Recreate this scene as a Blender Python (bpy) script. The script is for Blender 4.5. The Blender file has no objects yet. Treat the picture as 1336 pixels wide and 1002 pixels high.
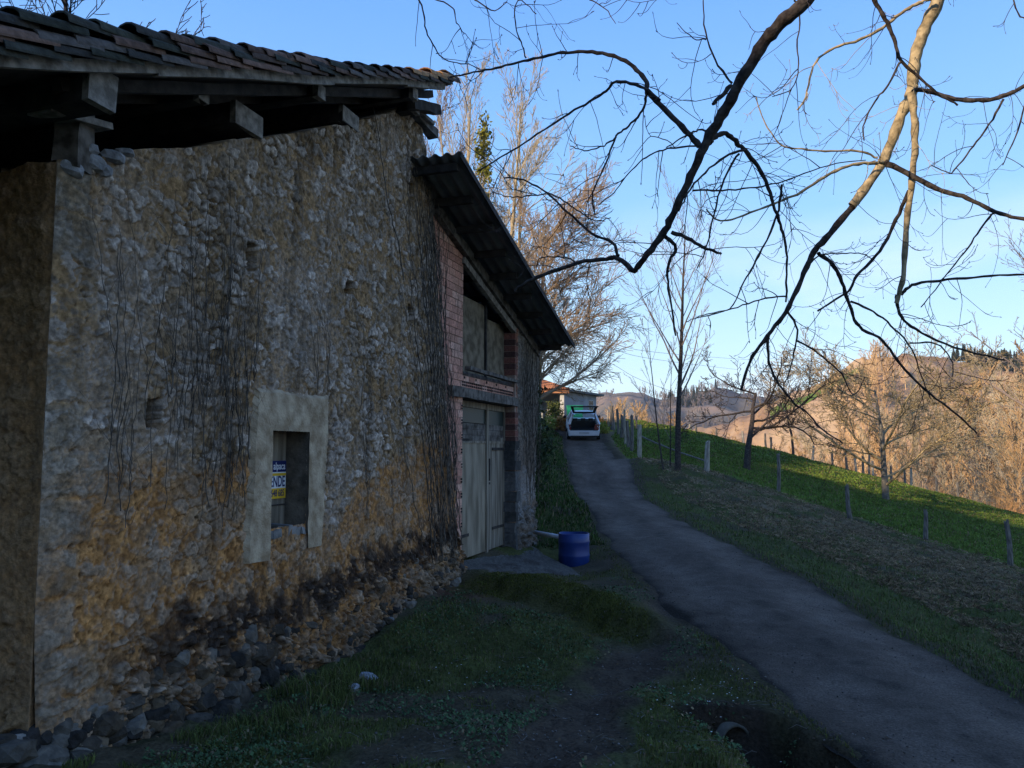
import bpy, math, random
import numpy as np
from mathutils import Vector, Matrix, noise as mnoise
random.seed(7); RNG = np.random.default_rng(11)
R = math.radians
scene = bpy.context.scene
COL = scene.collection

# ---------------------------------------------------------------- camera
F = 1030.0; PITCH = R(4.8)
cam_data = bpy.data.cameras.new('camera'); cam = bpy.data.objects.new('camera', cam_data); COL.objects.link(cam)
cam.location = (0, 0, 0); cam.rotation_euler = (R(90) + PITCH, 0, 0)
cam_data.sensor_width = 36; cam_data.lens = 36 * F / 1336; cam_data.clip_start = 0.05; cam_data.clip_end = 6000
scene.camera = cam
# ---------------------------------------------------------------- light
SUN_AZ = R(-125); SUN_EL = R(18)      # azimuth measured from +Y towards +X
TS = Vector((math.sin(SUN_AZ) * math.cos(SUN_EL), math.cos(SUN_AZ) * math.cos(SUN_EL), math.sin(SUN_EL)))
world = bpy.data.worlds.new('World'); scene.world = world; world.use_nodes = True
wn = world.node_tree; wn.nodes.clear()
sky = wn.nodes.new('ShaderNodeTexSky'); sky.sky_type = 'NISHITA'; sky.sun_disc = False
sky.sun_elevation = SUN_EL; sky.sun_rotation = SUN_AZ; sky.altitude = 300; sky.air_density = 1.0; sky.dust_density = 0.4; sky.ozone_density = 2.0
bg = wn.nodes.new('ShaderNodeBackground'); bg.inputs['Strength'].default_value = 0.137
wo = wn.nodes.new('ShaderNodeOutputWorld')
wtc = wn.nodes.new('ShaderNodeTexCoord'); wmp = wn.nodes.new('ShaderNodeMapping'); wmp.inputs['Scale'].default_value = (1, 1, 3.2)
wmp.inputs['Location'].default_value = (0.35, 0.2, 0.1); wmp.inputs['Rotation'].default_value = (0.0, 0.25, 0.3)
wnz = wn.nodes.new('ShaderNodeTexNoise'); wnz.inputs['Scale'].default_value = 2.6; wnz.inputs['Detail'].default_value = 7; wnz.inputs['Distortion'].default_value = 0.6
wr = wn.nodes.new('ShaderNodeMapRange'); wr.inputs['From Min'].default_value = 0.50; wr.inputs['From Max'].default_value = 0.74; wr.inputs['To Max'].default_value = 0.6
wsep = wn.nodes.new('ShaderNodeSeparateXYZ'); wr2 = wn.nodes.new('ShaderNodeMapRange')
wr2.inputs['From Min'].default_value = 0.34; wr2.inputs['From Max'].default_value = 0.12
wml = wn.nodes.new('ShaderNodeMath'); wml.operation = 'MULTIPLY'
wmx = wn.nodes.new('ShaderNodeMix'); wmx.data_type = 'RGBA'; wmx.inputs['B'].default_value = (6.5, 6.9, 7.6, 1)
L = wn.links.new
L(wtc.outputs['Generated'], wmp.inputs['Vector']); L(wmp.outputs[0], wnz.inputs['Vector']); L(wnz.outputs['Fac'], wr.inputs['Value'])
L(wtc.outputs['Generated'], wsep.inputs[0]); L(wsep.outputs['Z'], wr2.inputs['Value'])
L(wr.outputs[0], wml.inputs[0]); L(wr2.outputs[0], wml.inputs[1]); L(wml.outputs[0], wmx.inputs['Factor'])
wel = wn.nodes.new('ShaderNodeValToRGB'); e = wel.color_ramp.elements
e[0].position = 0.0; e[0].color = (.66, .76, .86, 1); e[1].position = .75; e[1].color = (.12, .29, .80, 1)
for p_, c_ in ((.12, (.50, .73, .95)), (.28, (.27, .55, .97)), (.5, (.15, .385, .93))):
    x = e.new(p_); x.color = (*c_, 1)
wsc = wn.nodes.new('ShaderNodeVectorMath'); wsc.operation = 'SCALE'; wsc.inputs['Scale'].default_value = 7.9
wbl = wn.nodes.new('ShaderNodeMix'); wbl.data_type = 'RGBA'; wbl.inputs['Factor'].default_value = .72
L(wsep.outputs['Z'], wel.inputs[0]); L(wel.outputs[0], wsc.inputs[0]); L(sky.outputs[0], wbl.inputs['A']); L(wsc.outputs[0], wbl.inputs['B'])
L(wbl.outputs['Result'], wmx.inputs['A']); L(wmx.outputs['Result'], bg.inputs['Color']); L(bg.outputs[0], wo.inputs['Surface'])
sd = bpy.data.lights.new('sun', 'SUN'); sd.energy = 5.0; sd.angle = R(0.5); sd.color = (1.0, 0.79, 0.55)
so = bpy.data.objects.new('sun', sd); COL.objects.link(so); so.rotation_euler = TS.to_track_quat('Z', 'Y').to_euler(); so.location = (-30, -20, 40)
scene.view_settings.view_transform = 'Standard'; scene.view_settings.look = 'None'
scene.view_settings.exposure = 0.44; scene.view_settings.gamma = 1.0
scene.render.engine = 'CYCLES'
scene.cycles.max_bounces = 6; scene.cycles.diffuse_bounces = 3; scene.cycles.transparent_max_bounces = 8

# ---------------------------------------------------------------- projection helpers (photo pixel -> place)
def ray(px, py):
    a = (px - 668) / F; b = (501 - py) / F
    return np.array([a, math.cos(PITCH) - b * math.sin(PITCH), math.sin(PITCH) + b * math.cos(PITCH)])
def at(px, py, Y):
    d = ray(px, py); return d * (Y / d[1])
WD = np.array([.3162, .9487, 0]); WN = np.array([.9487, -.3162, 0]); WO = np.array([-5.0, 0, 0])
def W(s, z, o=0.0):
    p = WO + WD * s + WN * o; return (p[0], p[1], z)
def onwall(px, py, o=0.0):
    d = ray(px, py); t = (WO @ WN + o) / (d @ WN); p = d * t
    return (float((p - WO) @ WD), float(p[2]))

# ---------------------------------------------------------------- noise
def _h(ix, iy, iz):
    n = (ix.astype(np.int64) * 374761393 + iy.astype(np.int64) * 668265263 + iz * 1274126177) & 0xffffffff
    n = ((n ^ (n >> 13)) * 1274126177) & 0xffffffff
    n = ((n ^ (n >> 16)) * 2246822519) & 0xffffffff
    return ((n ^ (n >> 15)) & 0xffffff) / float(0xffffff)
def vn(x, y, seed=0):
    ix = np.floor(x); iy = np.floor(y); fx = x - ix; fy = y - iy
    ux = fx * fx * (3 - 2 * fx); uy = fy * fy * (3 - 2 * fy)
    a = _h(ix, iy, seed); b = _h(ix + 1, iy, seed); c = _h(ix, iy + 1, seed); d = _h(ix + 1, iy + 1, seed)
    return (a * (1 - ux) + b * ux) * (1 - uy) + (c * (1 - ux) + d * ux) * uy
def fbm(x, y, seed=0, octs=4, gain=.5):
    x = np.asarray(x, float); y = np.asarray(y, float); s = 0; a = 1; t = 0
    for k in range(octs):
        s = s + a * vn(x * 2 ** k + 17.3 * k, y * 2 ** k + 9.1 * k, seed + k); t += a; a *= gain
    return s / t
def ss(a, b, x):
    t = np.clip((x - a) / (b - a), 0, 1); return t * t * (3 - 2 * t)
def worley(x, y, seed=0):
    ix = np.floor(x); iy = np.floor(y)
    f1 = np.full(x.shape, 9.0); f2 = np.full(x.shape, 9.0); idn = np.zeros(x.shape)
    for dx in (-1, 0, 1):
        for dy in (-1, 0, 1):
            cx = ix + dx; cy = iy + dy
            px = cx + .15 + .7 * _h(cx, cy, seed); py = cy + .15 + .7 * _h(cx, cy, seed + 5)
            d = np.sqrt((px - x) ** 2 + (py - y) ** 2); r = _h(cx, cy, seed + 9)
            n1 = d < f1
            f2 = np.where(n1, f1, np.minimum(f2, d)); idn = np.where(n1, r, idn); f1 = np.where(n1, d, f1)
    return f1, f2, idn
def mixc(a, b, t):
    t = np.asarray(t)[..., None]; return a * (1 - t) + b * t
C3 = lambda *c: np.array(c, float)

# ---------------------------------------------------------------- materials
def _nodes(name):
    m = bpy.data.materials.new(name); m.use_nodes = True
    return m, m.node_tree, m.node_tree.nodes, m.node_tree.links, m.node_tree.nodes['Principled BSDF']
def mat(name, c1, c2=None, scale=6.0, rough=0.85, bump=0.0, bscale=40.0, metal=0.0, attr=False, stretch=(1, 1, 1), c3=None, spec=0.3, coords='Object', detail=6):
    m, nt, N, LK, P = _nodes(name)
    P.inputs['Roughness'].default_value = rough; P.inputs['Metallic'].default_value = metal
    P.inputs['Specular IOR Level'].default_value = spec
    tc = N.new('ShaderNodeTexCoord'); mp = N.new('ShaderNodeMapping'); mp.inputs['Scale'].default_value = stretch
    LK.new(tc.outputs[coords], mp.inputs['Vector'])
    nz = N.new('ShaderNodeTexNoise'); nz.inputs['Scale'].default_value = scale; nz.inputs['Detail'].default_value = detail
    LK.new(mp.outputs[0], nz.inputs['Vector'])
    if attr:
        at_ = N.new('ShaderNodeAttribute'); at_.attribute_name = 'Col'
        mr = N.new('ShaderNodeMapRange'); mr.inputs['From Min'].default_value = .3; mr.inputs['From Max'].default_value = .7
        mr.inputs['To Min'].default_value = .62; mr.inputs['To Max'].default_value = 1.32
        LK.new(nz.outputs['Fac'], mr.inputs['Value'])
        mx = N.new('ShaderNodeMix'); mx.data_type = 'RGBA'; mx.blend_type = 'MULTIPLY'; mx.inputs['Factor'].default_value = 1
        LK.new(at_.outputs['Color'], mx.inputs['A']); LK.new(mr.outputs[0], mx.inputs['B']); LK.new(mx.outputs['Result'], P.inputs['Base Color'])
    else:
        rp = N.new('ShaderNodeValToRGB'); e = rp.color_ramp.elements
        e[0].position = .36; e[0].color = (*c1, 1); e[1].position = .64; e[1].color = (*(c2 or c1), 1)
        if c3: x = rp.color_ramp.elements.new(.5); x.color = (*c3, 1)
        LK.new(nz.outputs['Fac'], rp.inputs[0]); LK.new(rp.outputs[0], P.inputs['Base Color'])
    if bump:
        n2 = N.new('ShaderNodeTexNoise'); n2.inputs['Scale'].default_value = bscale; n2.inputs['Detail'].default_value = 6
        LK.new(mp.outputs[0], n2.inputs['Vector'])
        b = N.new('ShaderNodeBump'); b.inputs['Distance'].default_value = bump; b.inputs['Strength'].default_value = 1
        LK.new(n2.outputs['Fac'], b.inputs['Height']); LK.new(b.outputs[0], P.inputs['Normal'])
    return m
def glass(name, col=(.02, .03, .03), rough=.08):
    m, nt, N, LK, P = _nodes(name); P.inputs['Base Color'].default_value = (*col, 1); P.inputs['Roughness'].default_value = rough
    P.inputs['Specular IOR Level'].default_value = .6; return m
M = {}
M['masonry'] = mat('masonry', (1, 1, 1), attr=True, scale=26, bump=.012, bscale=45, rough=.95, spec=.15)
M['stone'] = mat('loose stone', (.10, .10, .10), (.26, .25, .235), scale=5, bump=.012, bscale=22, rough=.95, c3=(.15, .145, .135), spec=.15)
M['stone_pale'] = mat('pale stone', (.2, .2, .2), (.42, .42, .42), scale=9, bump=.01, bscale=30, rough=.95)
M['render'] = mat('lime render', (.26, .185, .11), (.48, .375, .25), scale=7, bump=.012, bscale=40, rough=.95, c3=(.37, .28, .18))
M['timber'] = mat('old timber', (.045, .036, .028), (.16, .14, .12), scale=9, stretch=(1, 1, 1), bump=.006, bscale=30, rough=.9)
M['timber_pale'] = mat('weathered grey timber', (.12, .105, .088), (.30, .27, .235), scale=12, bump=.010, bscale=30, rough=.9)
M['timber_dark'] = mat('dark timber', (.018, .015, .013), (.05, .042, .036), scale=8, bump=.005, bscale=40, rough=.9)
M['tile'] = mat('old roof tile', (1, 1, 1), attr=True, scale=18, bump=.008, bscale=40, rough=.95, spec=.15)
M['brick'] = mat('hollow brick', (1, 1, 1), attr=True, scale=30, bump=.003, bscale=90, rough=.9)
M['mortar'] = mat('mortar', (.24, .16, .12), (.32, .23, .18), scale=20, bump=.004, bscale=60, rough=.95)
M['cement_sheet'] = mat('fibre cement sheet', (.10, .10, .10), (.17, .17, .17), scale=2.5, bump=.002, bscale=30, rough=.8)
M['board'] = mat('plywood board', (.13, .105, .07), (.29, .24, .17), scale=5, stretch=(1, 1, .25), bump=.002, bscale=30, rough=.85)
M['plank'] = mat('door plank', (.11, .09, .065), (.26, .22, .165), scale=16, stretch=(1, 1, .08), bump=.003, bscale=50, rough=.85)
M['black'] = mat('dark interior', (.008, .008, .008), (.012, .012, .012), rough=1)
M['glass'] = glass('window glass')
M['glass_green'] = glass('green tinted pane', (.008, .022, .018), .5)
M['vine'] = mat('dead ivy stem', (.030, .024, .018), (.14, .115, .09), scale=12, rough=.95)
M['concrete'] = mat('worn concrete', (.13, .125, .12), (.25, .24, .225), scale=3, bump=.008, bscale=25, rough=.95)

# ---------------------------------------------------------------- mesh helpers
ORG = {}
def link(o): COL.objects.link(o); return o
def tag(o, label=None, cat=None, group=None, kind=None):
    if label: o['label'] = label
    if cat: o['category'] = cat
    if group: o['group'] = group
    if kind: o['kind'] = kind
    return o
def empty(name, loc, label, cat, group=None, rz=0):
    o = bpy.data.objects.new(name, None); link(o); o.location = loc; o.rotation_euler = (0, 0, rz); o.empty_display_size = .3
    ORG[o.name] = np.array(loc, float); return tag(o, label, cat, group)
def mk(name, verts, faces, m, parent=None, smooth=False, cols=None, local=False):
    """faces: list or (N,3|4) array; verts world coordinates (made relative to the thing's origin)"""
    verts = np.asarray(verts, float)
    org = ORG.get(parent.name) if parent is not None else None
    if org is not None and not local: verts = verts - org
    me = bpy.data.meshes.new(name)
    if isinstance(faces, np.ndarray):
        k = faces.shape[1]; nf = len(faces)
        me.vertices.add(len(verts)); me.vertices.foreach_set('co', verts.astype(np.float32).ravel())
        me.loops.add(nf * k); me.loops.foreach_set('vertex_index', faces.astype(np.int32).ravel())
        me.polygons.add(nf); me.polygons.foreach_set('loop_start', np.arange(0, nf * k, k, dtype=np.int32))
        me.update(calc_edges=True); me.validate()
    else:
        me.from_pydata([tuple(v) for v in verts], [], faces)
    if cols is not None:
        ca = me.color_attributes.new('Col', 'FLOAT_COLOR', 'POINT')
        c = np.ones((len(verts), 4), np.float32); c[:, :3] = cols; ca.data.foreach_set('color', c.ravel())
    me.polygons.foreach_set('use_smooth', np.full(len(me.polygons), smooth))
    for mm in (m if isinstance(m, (list, tuple)) else [m]): me.materials.append(mm)
    me.update()
    o = bpy.data.objects.new(name, me); link(o)
    if parent is not None:
        o.parent = parent
        if org is not None: ORG[o.name] = org
    return o
class MB:
    def __init__(s): s.v = []; s.f = []; s.c = []
    def add(s, vs, fs, c=None):
        b = len(s.v); s.v.extend([tuple(map(float, v)) for v in vs]); s.f.extend([tuple(b + i for i in f) for f in fs])
        s.c.extend([c if c is not None else (1, 1, 1)] * len(vs)); return s
    def hexa(s, p, c=None):   # 8 points: bottom 4 ccw, top 4 ccw
        return s.add(p, [(0, 3, 2, 1), (4, 5, 6, 7), (0, 1, 5, 4), (1, 2, 6, 5), (2, 3, 7, 6), (3, 0, 4, 7)], c)
    def box(s, x0, x1, y0, y1, z0, z1, c=None):
        return s.hexa([(x0, y0, z0), (x1, y0, z0), (x1, y1, z0), (x0, y1, z0), (x0, y0, z1), (x1, y0, z1), (x1, y1, z1), (x0, y1, z1)], c)
    def wbox(s, s0, s1, z0, z1, o0, o1, c=None, j=0.0):
        q = lambda a, z, o: W(a + random.uniform(-j, j), z + random.uniform(-j, j), o + random.uniform(-j, j))
        return s.hexa([q(s0, z0, o1), q(s1, z0, o1), q(s1, z0, o0), q(s0, z0, o0), q(s0, z1, o1), q(s1, z1, o1), q(s1, z1, o0), q(s0, z1, o0)], c)
    def beam(s, a, b, w, h, up=(0, 0, 1), c=None, j=0.0, segs=1):
        a = Vector(a); b = Vector(b); d = (b - a).normalized(); u = Vector(up); r = d.cross(u).normalized(); u = r.cross(d)
        rings = []
        for k in range(segs + 1):
            p = a.lerp(b, k / segs)
            for (x, y) in ((-1, -1), (1, -1), (1, 1), (-1, 1)):
                rings.append(p + r * (x * w / 2 + random.uniform(-j, j)) + u * (y * h / 2 + random.uniform(-j, j)))
        f = [(3, 2, 1, 0)]
        for k in range(segs):
            for i in range(4):
                f.append((k * 4 + i, k * 4 + (i + 1) % 4, k * 4 + 4 + (i + 1) % 4, k * 4 + 4 + i))
        e = segs * 4; f.append((e, e + 1, e + 2, e + 3))
        return s.add(rings, f, c)
    def cyl(s, a, b, r0, r1=None, n=12, cap=True, c=None):
        a = Vector(a); b = Vector(b); r1 = r0 if r1 is None else r1; d = (b - a).normalized()
        u = d.orthogonal().normalized(); v = d.cross(u)
        vs = [a + (u * math.cos(2 * math.pi * i / n) + v * math.sin(2 * math.pi * i / n)) * r0 for i in range(n)] + \
             [b + (u * math.cos(2 * math.pi * i / n) + v * math.sin(2 * math.pi * i / n)) * r1 for i in range(n)]
        f = [(i, (i + 1) % n, n + (i + 1) % n, n + i) for i in range(n)]
        if cap: f += [tuple(range(n - 1, -1, -1)), tuple(range(n, 2 * n))]
        return s.add(vs, f, c)
    def build(s, name, m, parent=None, smooth=False, colors=False):
        return mk(name, s.v, s.f, m, parent, smooth, np.array(s.c) if colors else None)
class Tubes:
    def __init__(s): s.v = []; s.f = []; s.n = 0
    def add(s, pts, radii, sides=4):
        P = np.asarray(pts, float); n = len(P)
        if n < 2: return
        T = np.gradient(P, axis=0); T /= (np.linalg.norm(T, axis=1)[:, None] + 1e-9)
        ref = np.array([0.31, 0.17, 0.93]) if abs(T[0, 2]) < .8 else np.array([.95, .2, .1])
        U = np.cross(T, ref); U /= (np.linalg.norm(U, axis=1)[:, None] + 1e-9); V = np.cross(T, U)
        a = np.arange(sides) * 2 * math.pi / sides
        r = np.asarray(radii, float)[:, None, None]
        ring = P[:, None, :] + r * (U[:, None, :] * np.cos(a)[None, :, None] + V[:, None, :] * np.sin(a)[None, :, None])
        s.v.append(ring.reshape(-1, 3))
        i = np.arange(n - 1)[:, None] * sides; j = np.arange(sides)[None, :]; jn = (j + 1) % sides
        s.f.append((s.n + np.stack([i + j, i + jn, i + sides + jn, i + sides + j], -1)).reshape(-1, 4)); s.n += n * sides
    def build(s, name, m, parent=None, smooth=True, local=False):
        if not s.v: return None
        return mk(name, np.concatenate(s.v), np.concatenate(s.f), m, parent, smooth, local=local)
def grid_faces(nu, nv):
    i = np.arange(nu - 1)[:, None] * nv; j = np.arange(nv - 1)[None, :]
    return np.stack([i + j, i + nv + j, i + nv + j + 1, i + j + 1], -1).reshape(-1, 4)
def copy_tree(o, parent=None):
    c = o.copy(); link(c)
    if parent is not None: c.parent = parent
    for ch in list(o.children): copy_tree(ch, c)
    return c

# ================================================================ TERRAIN
prof_y = [0, 3, 5, 7, 9, 12, 17, 22, 27, 33, 38, 42, 46, 52, 60]
prof_z = [-2.6, -2.5, -2.38, -2.3, -2.2, -2.02, -1.75, -1.45, -1.1, -.55, 0, .55, 1.0, 1.6, 1.9]
def edge_pts(lst):
    out = []
    for px, py in lst:
        d = ray(px, py); best = None
        ys = np.linspace(1.5, 44, 2500); z = d[2] / d[1] * ys; g = np.abs(z - np.interp(ys, prof_y, prof_z))
        y = ys[int(np.argmin(g))]; out.append((d[0] / d[1] * y, y))
    out = [q for q in out if q[1] < 29]; out.sort(key=lambda q: q[1]); return out
eL = edge_pts([(739, 590), (739, 600), (746, 627), (757, 648), (770, 667), (790, 700), (812, 725), (835, 750), (870, 785), (897, 810), (947, 849), (990, 887), (1044, 926), (1098, 968), (1160, 1015), (1250, 1090)])
eR = edge_pts([(790, 588), (811, 610), (830, 633), (843, 652), (885, 680), (947, 709), (1000, 735), (1052, 760), (1100, 785), (1148, 814), (1225, 856), (1336, 918), (1420, 965), (1560, 1045)])
def edge_tab(e, tail):
    y = [q[1] for q in e]; x = [q[0] for q in e]
    k = (x[1] - x[0]) / max(.2, (y[1] - y[0])); y = [y[0] - 10] + y; x = [x[0] - 10 * max(-1.2, min(1.2, k))] + x
    return np.array(y + [t[1] for t in tail]), np.array(x + [t[0] for t in tail])
Ly, Lx = edge_tab(eL, [(2.18, 30.5), (2.26, 33), (2.55, 38), (2.75, 42), (2.4, 45), (0.8, 48.5)]); Ry, Rx = edge_tab(eR, [(4.62, 31), (4.64, 33), (4.69, 38), (4.75, 42), (5.1, 45.5), (5.3, 49)])
def xl(y): return np.interp(y, Ly, Lx)
def xr(y): return np.interp(y, Ry, Rx)
ctrl = []
def cp(px, py, d): ctrl.append(tuple(at(px, py, d)))
for a in [(45, 990, 5.3), (300, 930, 7.0), (440, 870, 8.8), (530, 797, 10.4), (605, 752, 12.2), (600, 1000, 5.0), (800, 1000, 5.1), (900, 1000, 5.5), (700, 850, 8.7), (700, 792, 10.8),
          (850, 850, 8.9), (720, 745, 14.0), (749, 741, 14.6), (659, 717, 14.6), (700, 718, 16.4), (705, 600, 30), (710, 650, 21), (712, 690, 18), (703, 560, 42), (720, 556, 46),
          (900, 650, 24), (1000, 700, 17.5), (1100, 740, 14.5), (1200, 780, 12.5), (1336, 860, 9.8), (834, 598, 31), (922, 613, 30), (1015, 640, 27.5), (1110, 672, 25.2),
          (1208, 705, 22.8), (1320, 738, 20.5), (1500, 800, 17), (800, 548, 50), (850, 556, 54), (900, 565, 55), (980, 588, 55), (1060, 609, 54), (1200, 642, 52), (1336, 680, 50), (1500, 725, 46), (1155, 651, 38), (975, 611, 34),
          (885, 616, 28), (740, 550, 50)]: cp(*a)
for y in [3, 5, 7, 9, 12, 15, 18, 22, 27, 33, 38, 42, 46]:
    z = np.interp(y, prof_y, prof_z); ctrl.append((float(xl(y)), y, z)); ctrl.append((float(xr(y)), y, z))
ctrl += [(0, 0, -1.65), (0, 2.5, -1.75), (-2.5, 2, -1.75), (-4, -4, -1.5), (5, -4, -2.7), (14, 2, -3.2), (20, -6, -4.2), (-8, 2, -1.6), (-14, 10, -.8), (-14, 25, .3), (-3, 24, -.6), (-5, 34, .6), (-6, 44, 1.6), (-18, 45, 2.2), (-25, 20, 0),
         (-25, -10, -1), (0, -25, -2.5), (25, -25, -5), (40, 10, -7), (2, 56, 2.0), (8, 64, .5), (20, 72, -4.5), (38, 68, -10), (50, 40, -9.5), (60, 55, -14), (-20, 70, 2.0)]
CT = np.array(ctrl)
def _K(r2): return .5 * r2 * np.log(r2 + 1e-6)
_A = _K(((CT[:, None, :2] - CT[None, :, :2]) ** 2).sum(-1)) + np.eye(len(CT)) * .5
_P = np.concatenate([np.ones((len(CT), 1)), CT[:, :2]], 1)
_S = np.linalg.solve(np.block([[_A, _P], [_P.T, np.zeros((3, 3))]]), np.concatenate([CT[:, 2], np.zeros(3)]))
def base_z(x, y):
    x = np.asarray(x, float); y = np.asarray(y, float); xx = np.clip(x, -60, 90); yy = np.clip(y, -50, 110)
    out = _S[len(CT)] + _S[len(CT) + 1] * xx + _S[len(CT) + 2] * yy
    for i in range(len(CT)): out = out + _S[i] * _K((xx - CT[i, 0]) ** 2 + (yy - CT[i, 1]) ** 2)
    r = np.sqrt(x ** 2 + y ** 2); far = -17 + 2 * fbm(x / 60, y / 60, 40)
    w = ss(66, 105, r); out = np.clip(out, -25, 6)
    return out * (1 - w) + far * w
fence_line = [at(922, 613, 30), at(1015, 640, 27.5), at(1110, 672, 25.2), at(1208, 705, 22.8), at(1320, 738, 20.5)]
FLy = np.array([-10, 5, 14] + [p[1] for p in fence_line[::-1]] + [31, 38, 44, 60]); FLx = np.array([17, 15.5, 14] + [p[0] for p in fence_line[::-1]] + [5.2, 5.2, 5.6, 9])
def xf(y): return np.interp(y, FLy, FLx)
def seg_d(x, y, pts):
    d = np.full(np.shape(x), 1e9)
    for (a, b) in zip(pts[:-1], pts[1:]):
        ax, ay = a[:2]; bx, by = b[:2]; L2 = (bx - ax) ** 2 + (by - ay) ** 2
        t = np.clip(((x - ax) * (bx - ax) + (y - ay) * (by - ay)) / L2, 0, 1)
        d = np.minimum(d, np.hypot(x - ax - t * (bx - ax), y - ay - t * (by - ay)))
    return d
mud_path = [at(905, 770, 11.5), at(862, 800, 10.3), at(820, 850, 8.6), at(770, 905, 7.0), at(700, 1000, 5.1), at(600, 1080, 4.0)]
ditch = [at(948, 925, 6.9), at(985, 950, 6.5), at(1050, 985, 6.0), at(1085, 1030, 5.4)]
ledge = [at(640, 757, 11.9), at(700, 775, 11.5), at(760, 800, 10.9), at(815, 838, 10.0)]   # mossy step edge
def road_mask(x, y):   # 1 inside the lane
    L_ = xl(y); R_ = xr(y); m = np.minimum(x - L_, R_ - x); return m
def ground_z(x, y, detail=True):
    x = np.asarray(x, float); y = np.asarray(y, float)
    z = base_z(x, y)
    rm = road_mask(x, y); off = ss(-.15, -1.4, rm)
    # dip for the ditch
    dd = seg_d(x, y, ditch); z = z - .46 * ss(.60, .22, dd + (vn(x * 5, y * 5, 46) - .5) * .12 + ss(ditch[0][1] - .02, ditch[0][1] + .12, y) * .4) * ss(.04, -.22, rm) + .05 * np.exp(-((dd - .75) / .2) ** 2) * off
    # mossy step: higher on the barn side of the ledge
    dl = seg_d(x, y, ledge); ax, ay = ledge[0][:2]; bx, by = ledge[-1][:2]
    side = ((bx - ax) * (y - ay) - (by - ay) * (x - ax)) / math.hypot(bx - ax, by - ay); sg = np.tanh(side / .22 + (vn(x * 3, y * 3, 44) - .5) * 1.2 + (vn(x * 11, y * 11, 45) - .5) * .5)
    z = z + (.05 + .15 * sg) * np.exp(-(dl / .75) ** 2) * ss(-.1, -.5, rm)
    if detail:
        n = (fbm(x * .5, y * .5, 3, 3) - .5) * .28 + (fbm(x * 2.2, y * 2.2, 8, 4) - .5) * .16
        z = z + n * off * ss(0, 8, np.hypot(x, y) + 3)
        z = z + (fbm(x * 9, y * 9, 21, 3) - .5) * .05 * off
        md = seg_d(x, y, mud_path); z = z - .06 * np.exp(-(md / .35) ** 2)
        z = z + .05 * np.exp(-((rm + .35) / .3) ** 2) * fbm(x * 3, y * 3, 5)    # raised turf lip by the lane
    z = z - .10 * ss(.10, .40, rm) * (y < 49)
    return z
def gz(x, y): return float(ground_z(np.array([x]), np.array([y]))[0])

az = np.concatenate([np.arange(-42, 42.01, .16), np.arange(42.5, 75, .5), np.arange(76, 318, 2.0)]); az = np.radians(az)
rad = np.concatenate([[.02, .8, 1.6, 2.4, 3.0], np.geomspace(3.1, 70, 430), np.geomspace(71, 1500, 60)])
AZ, RD = np.meshgrid(az, rad, indexing='ij'); gx = RD * np.sin(AZ); gy = RD * np.cos(AZ)
gzz = ground_z(gx, gy)
rm = road_mask(gx, gy); wallo = (gx + 5) * WN[0] + gy * WN[1]
n1 = fbm(gx * .7, gy * .7, 60, 5); n2 = fbm(gx * 4, gy * 4, 70, 4); n3 = fbm(gx * .18, gy * .18, 77, 3); n4 = fbm(gx * 1.6, gy * 1.6, 79, 4)
grass_c = mixc(C3(.044, .046, .016), C3(.095, .098, .032), n2)
pasture_c = mixc(mixc(C3(.075, .120, .018), C3(.150, .200, .035), n2), C3(.13, .11, .05), ss(.52, .72, n4) * .5)
litter_c = mixc(C3(.085, .066, .036), C3(.22, .165, .095), n2)
mud_c = mixc(C3(.040, .029, .020), C3(.105, .078, .054), n2)
gc = mixc(grass_c, mud_c, ss(.48, .62, n1) * .8)
right = ss(.0, .6, gx - xr(gy))
ev = (gx - xr(gy)) / np.maximum(.5, xf(gy) - xr(gy))
lit = ss(.16, .50, ev + (n4 - .5) * .5) * (1 - ss(.85, 1.02, ev + (n4 - .5) * .16)) * ss(.42, .60, n4 + .10)
gc = mixc(gc, litter_c, right * lit * .95)
gc = mixc(gc, pasture_c, right * ss(.86, 1.02, ev + (n4 - .5) * .16))
gc = mixc(gc, mud_c, ss(.55, .15, seg_d(gx, gy, mud_path) + (n2 - .5) * .5))
gc = mixc(gc, mud_c * .8, ss(.45, .0, np.abs(rm + .1)) * .8)
gc = mixc(gc, mud_c * .45, ss(.60, .30, seg_d(gx, gy, ditch)))
gc = mixc(gc, C3(.10, .045, .028) * (1 + 0 * n2[..., None]), ss(.9, .3, np.hypot(gx - at(605, 765, 11.8)[0], gy - 11.6)) * .8)   # reddish earth by the corner
moss = ss(.9, .2, seg_d(gx, gy, ledge) + (n2 - .5) * .3); gc = mixc(gc, mixc(C3(.040, .042, .012), C3(.085, .085, .022), n2), moss * .7)
valley = ss(60, 75, RD); gc = mixc(gc, mixc(C3(.13, .09, .05), C3(.22, .16, .08), n2), valley)
nA, nR = AZ.shape
verts = np.stack([gx, gy, gzz], -1).reshape(-1, 3); fcs = grid_faces(nA, nR)
wrap = np.stack([(nA - 1) * nR + np.arange(nR - 1), np.arange(nR - 1), np.arange(1, nR), (nA - 1) * nR + np.arange(1, nR)], -1)
M['ground'] = mat('ground', (1, 1, 1), attr=True, scale=30, bump=.03, bscale=28, rough=1.0, spec=.05, detail=8)
g = mk('ground', verts, np.concatenate([fcs, wrap])[:, ::-1], M['ground'], smooth=True, cols=gc.reshape(-1, 3)); g['kind'] = 'structure'

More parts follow.
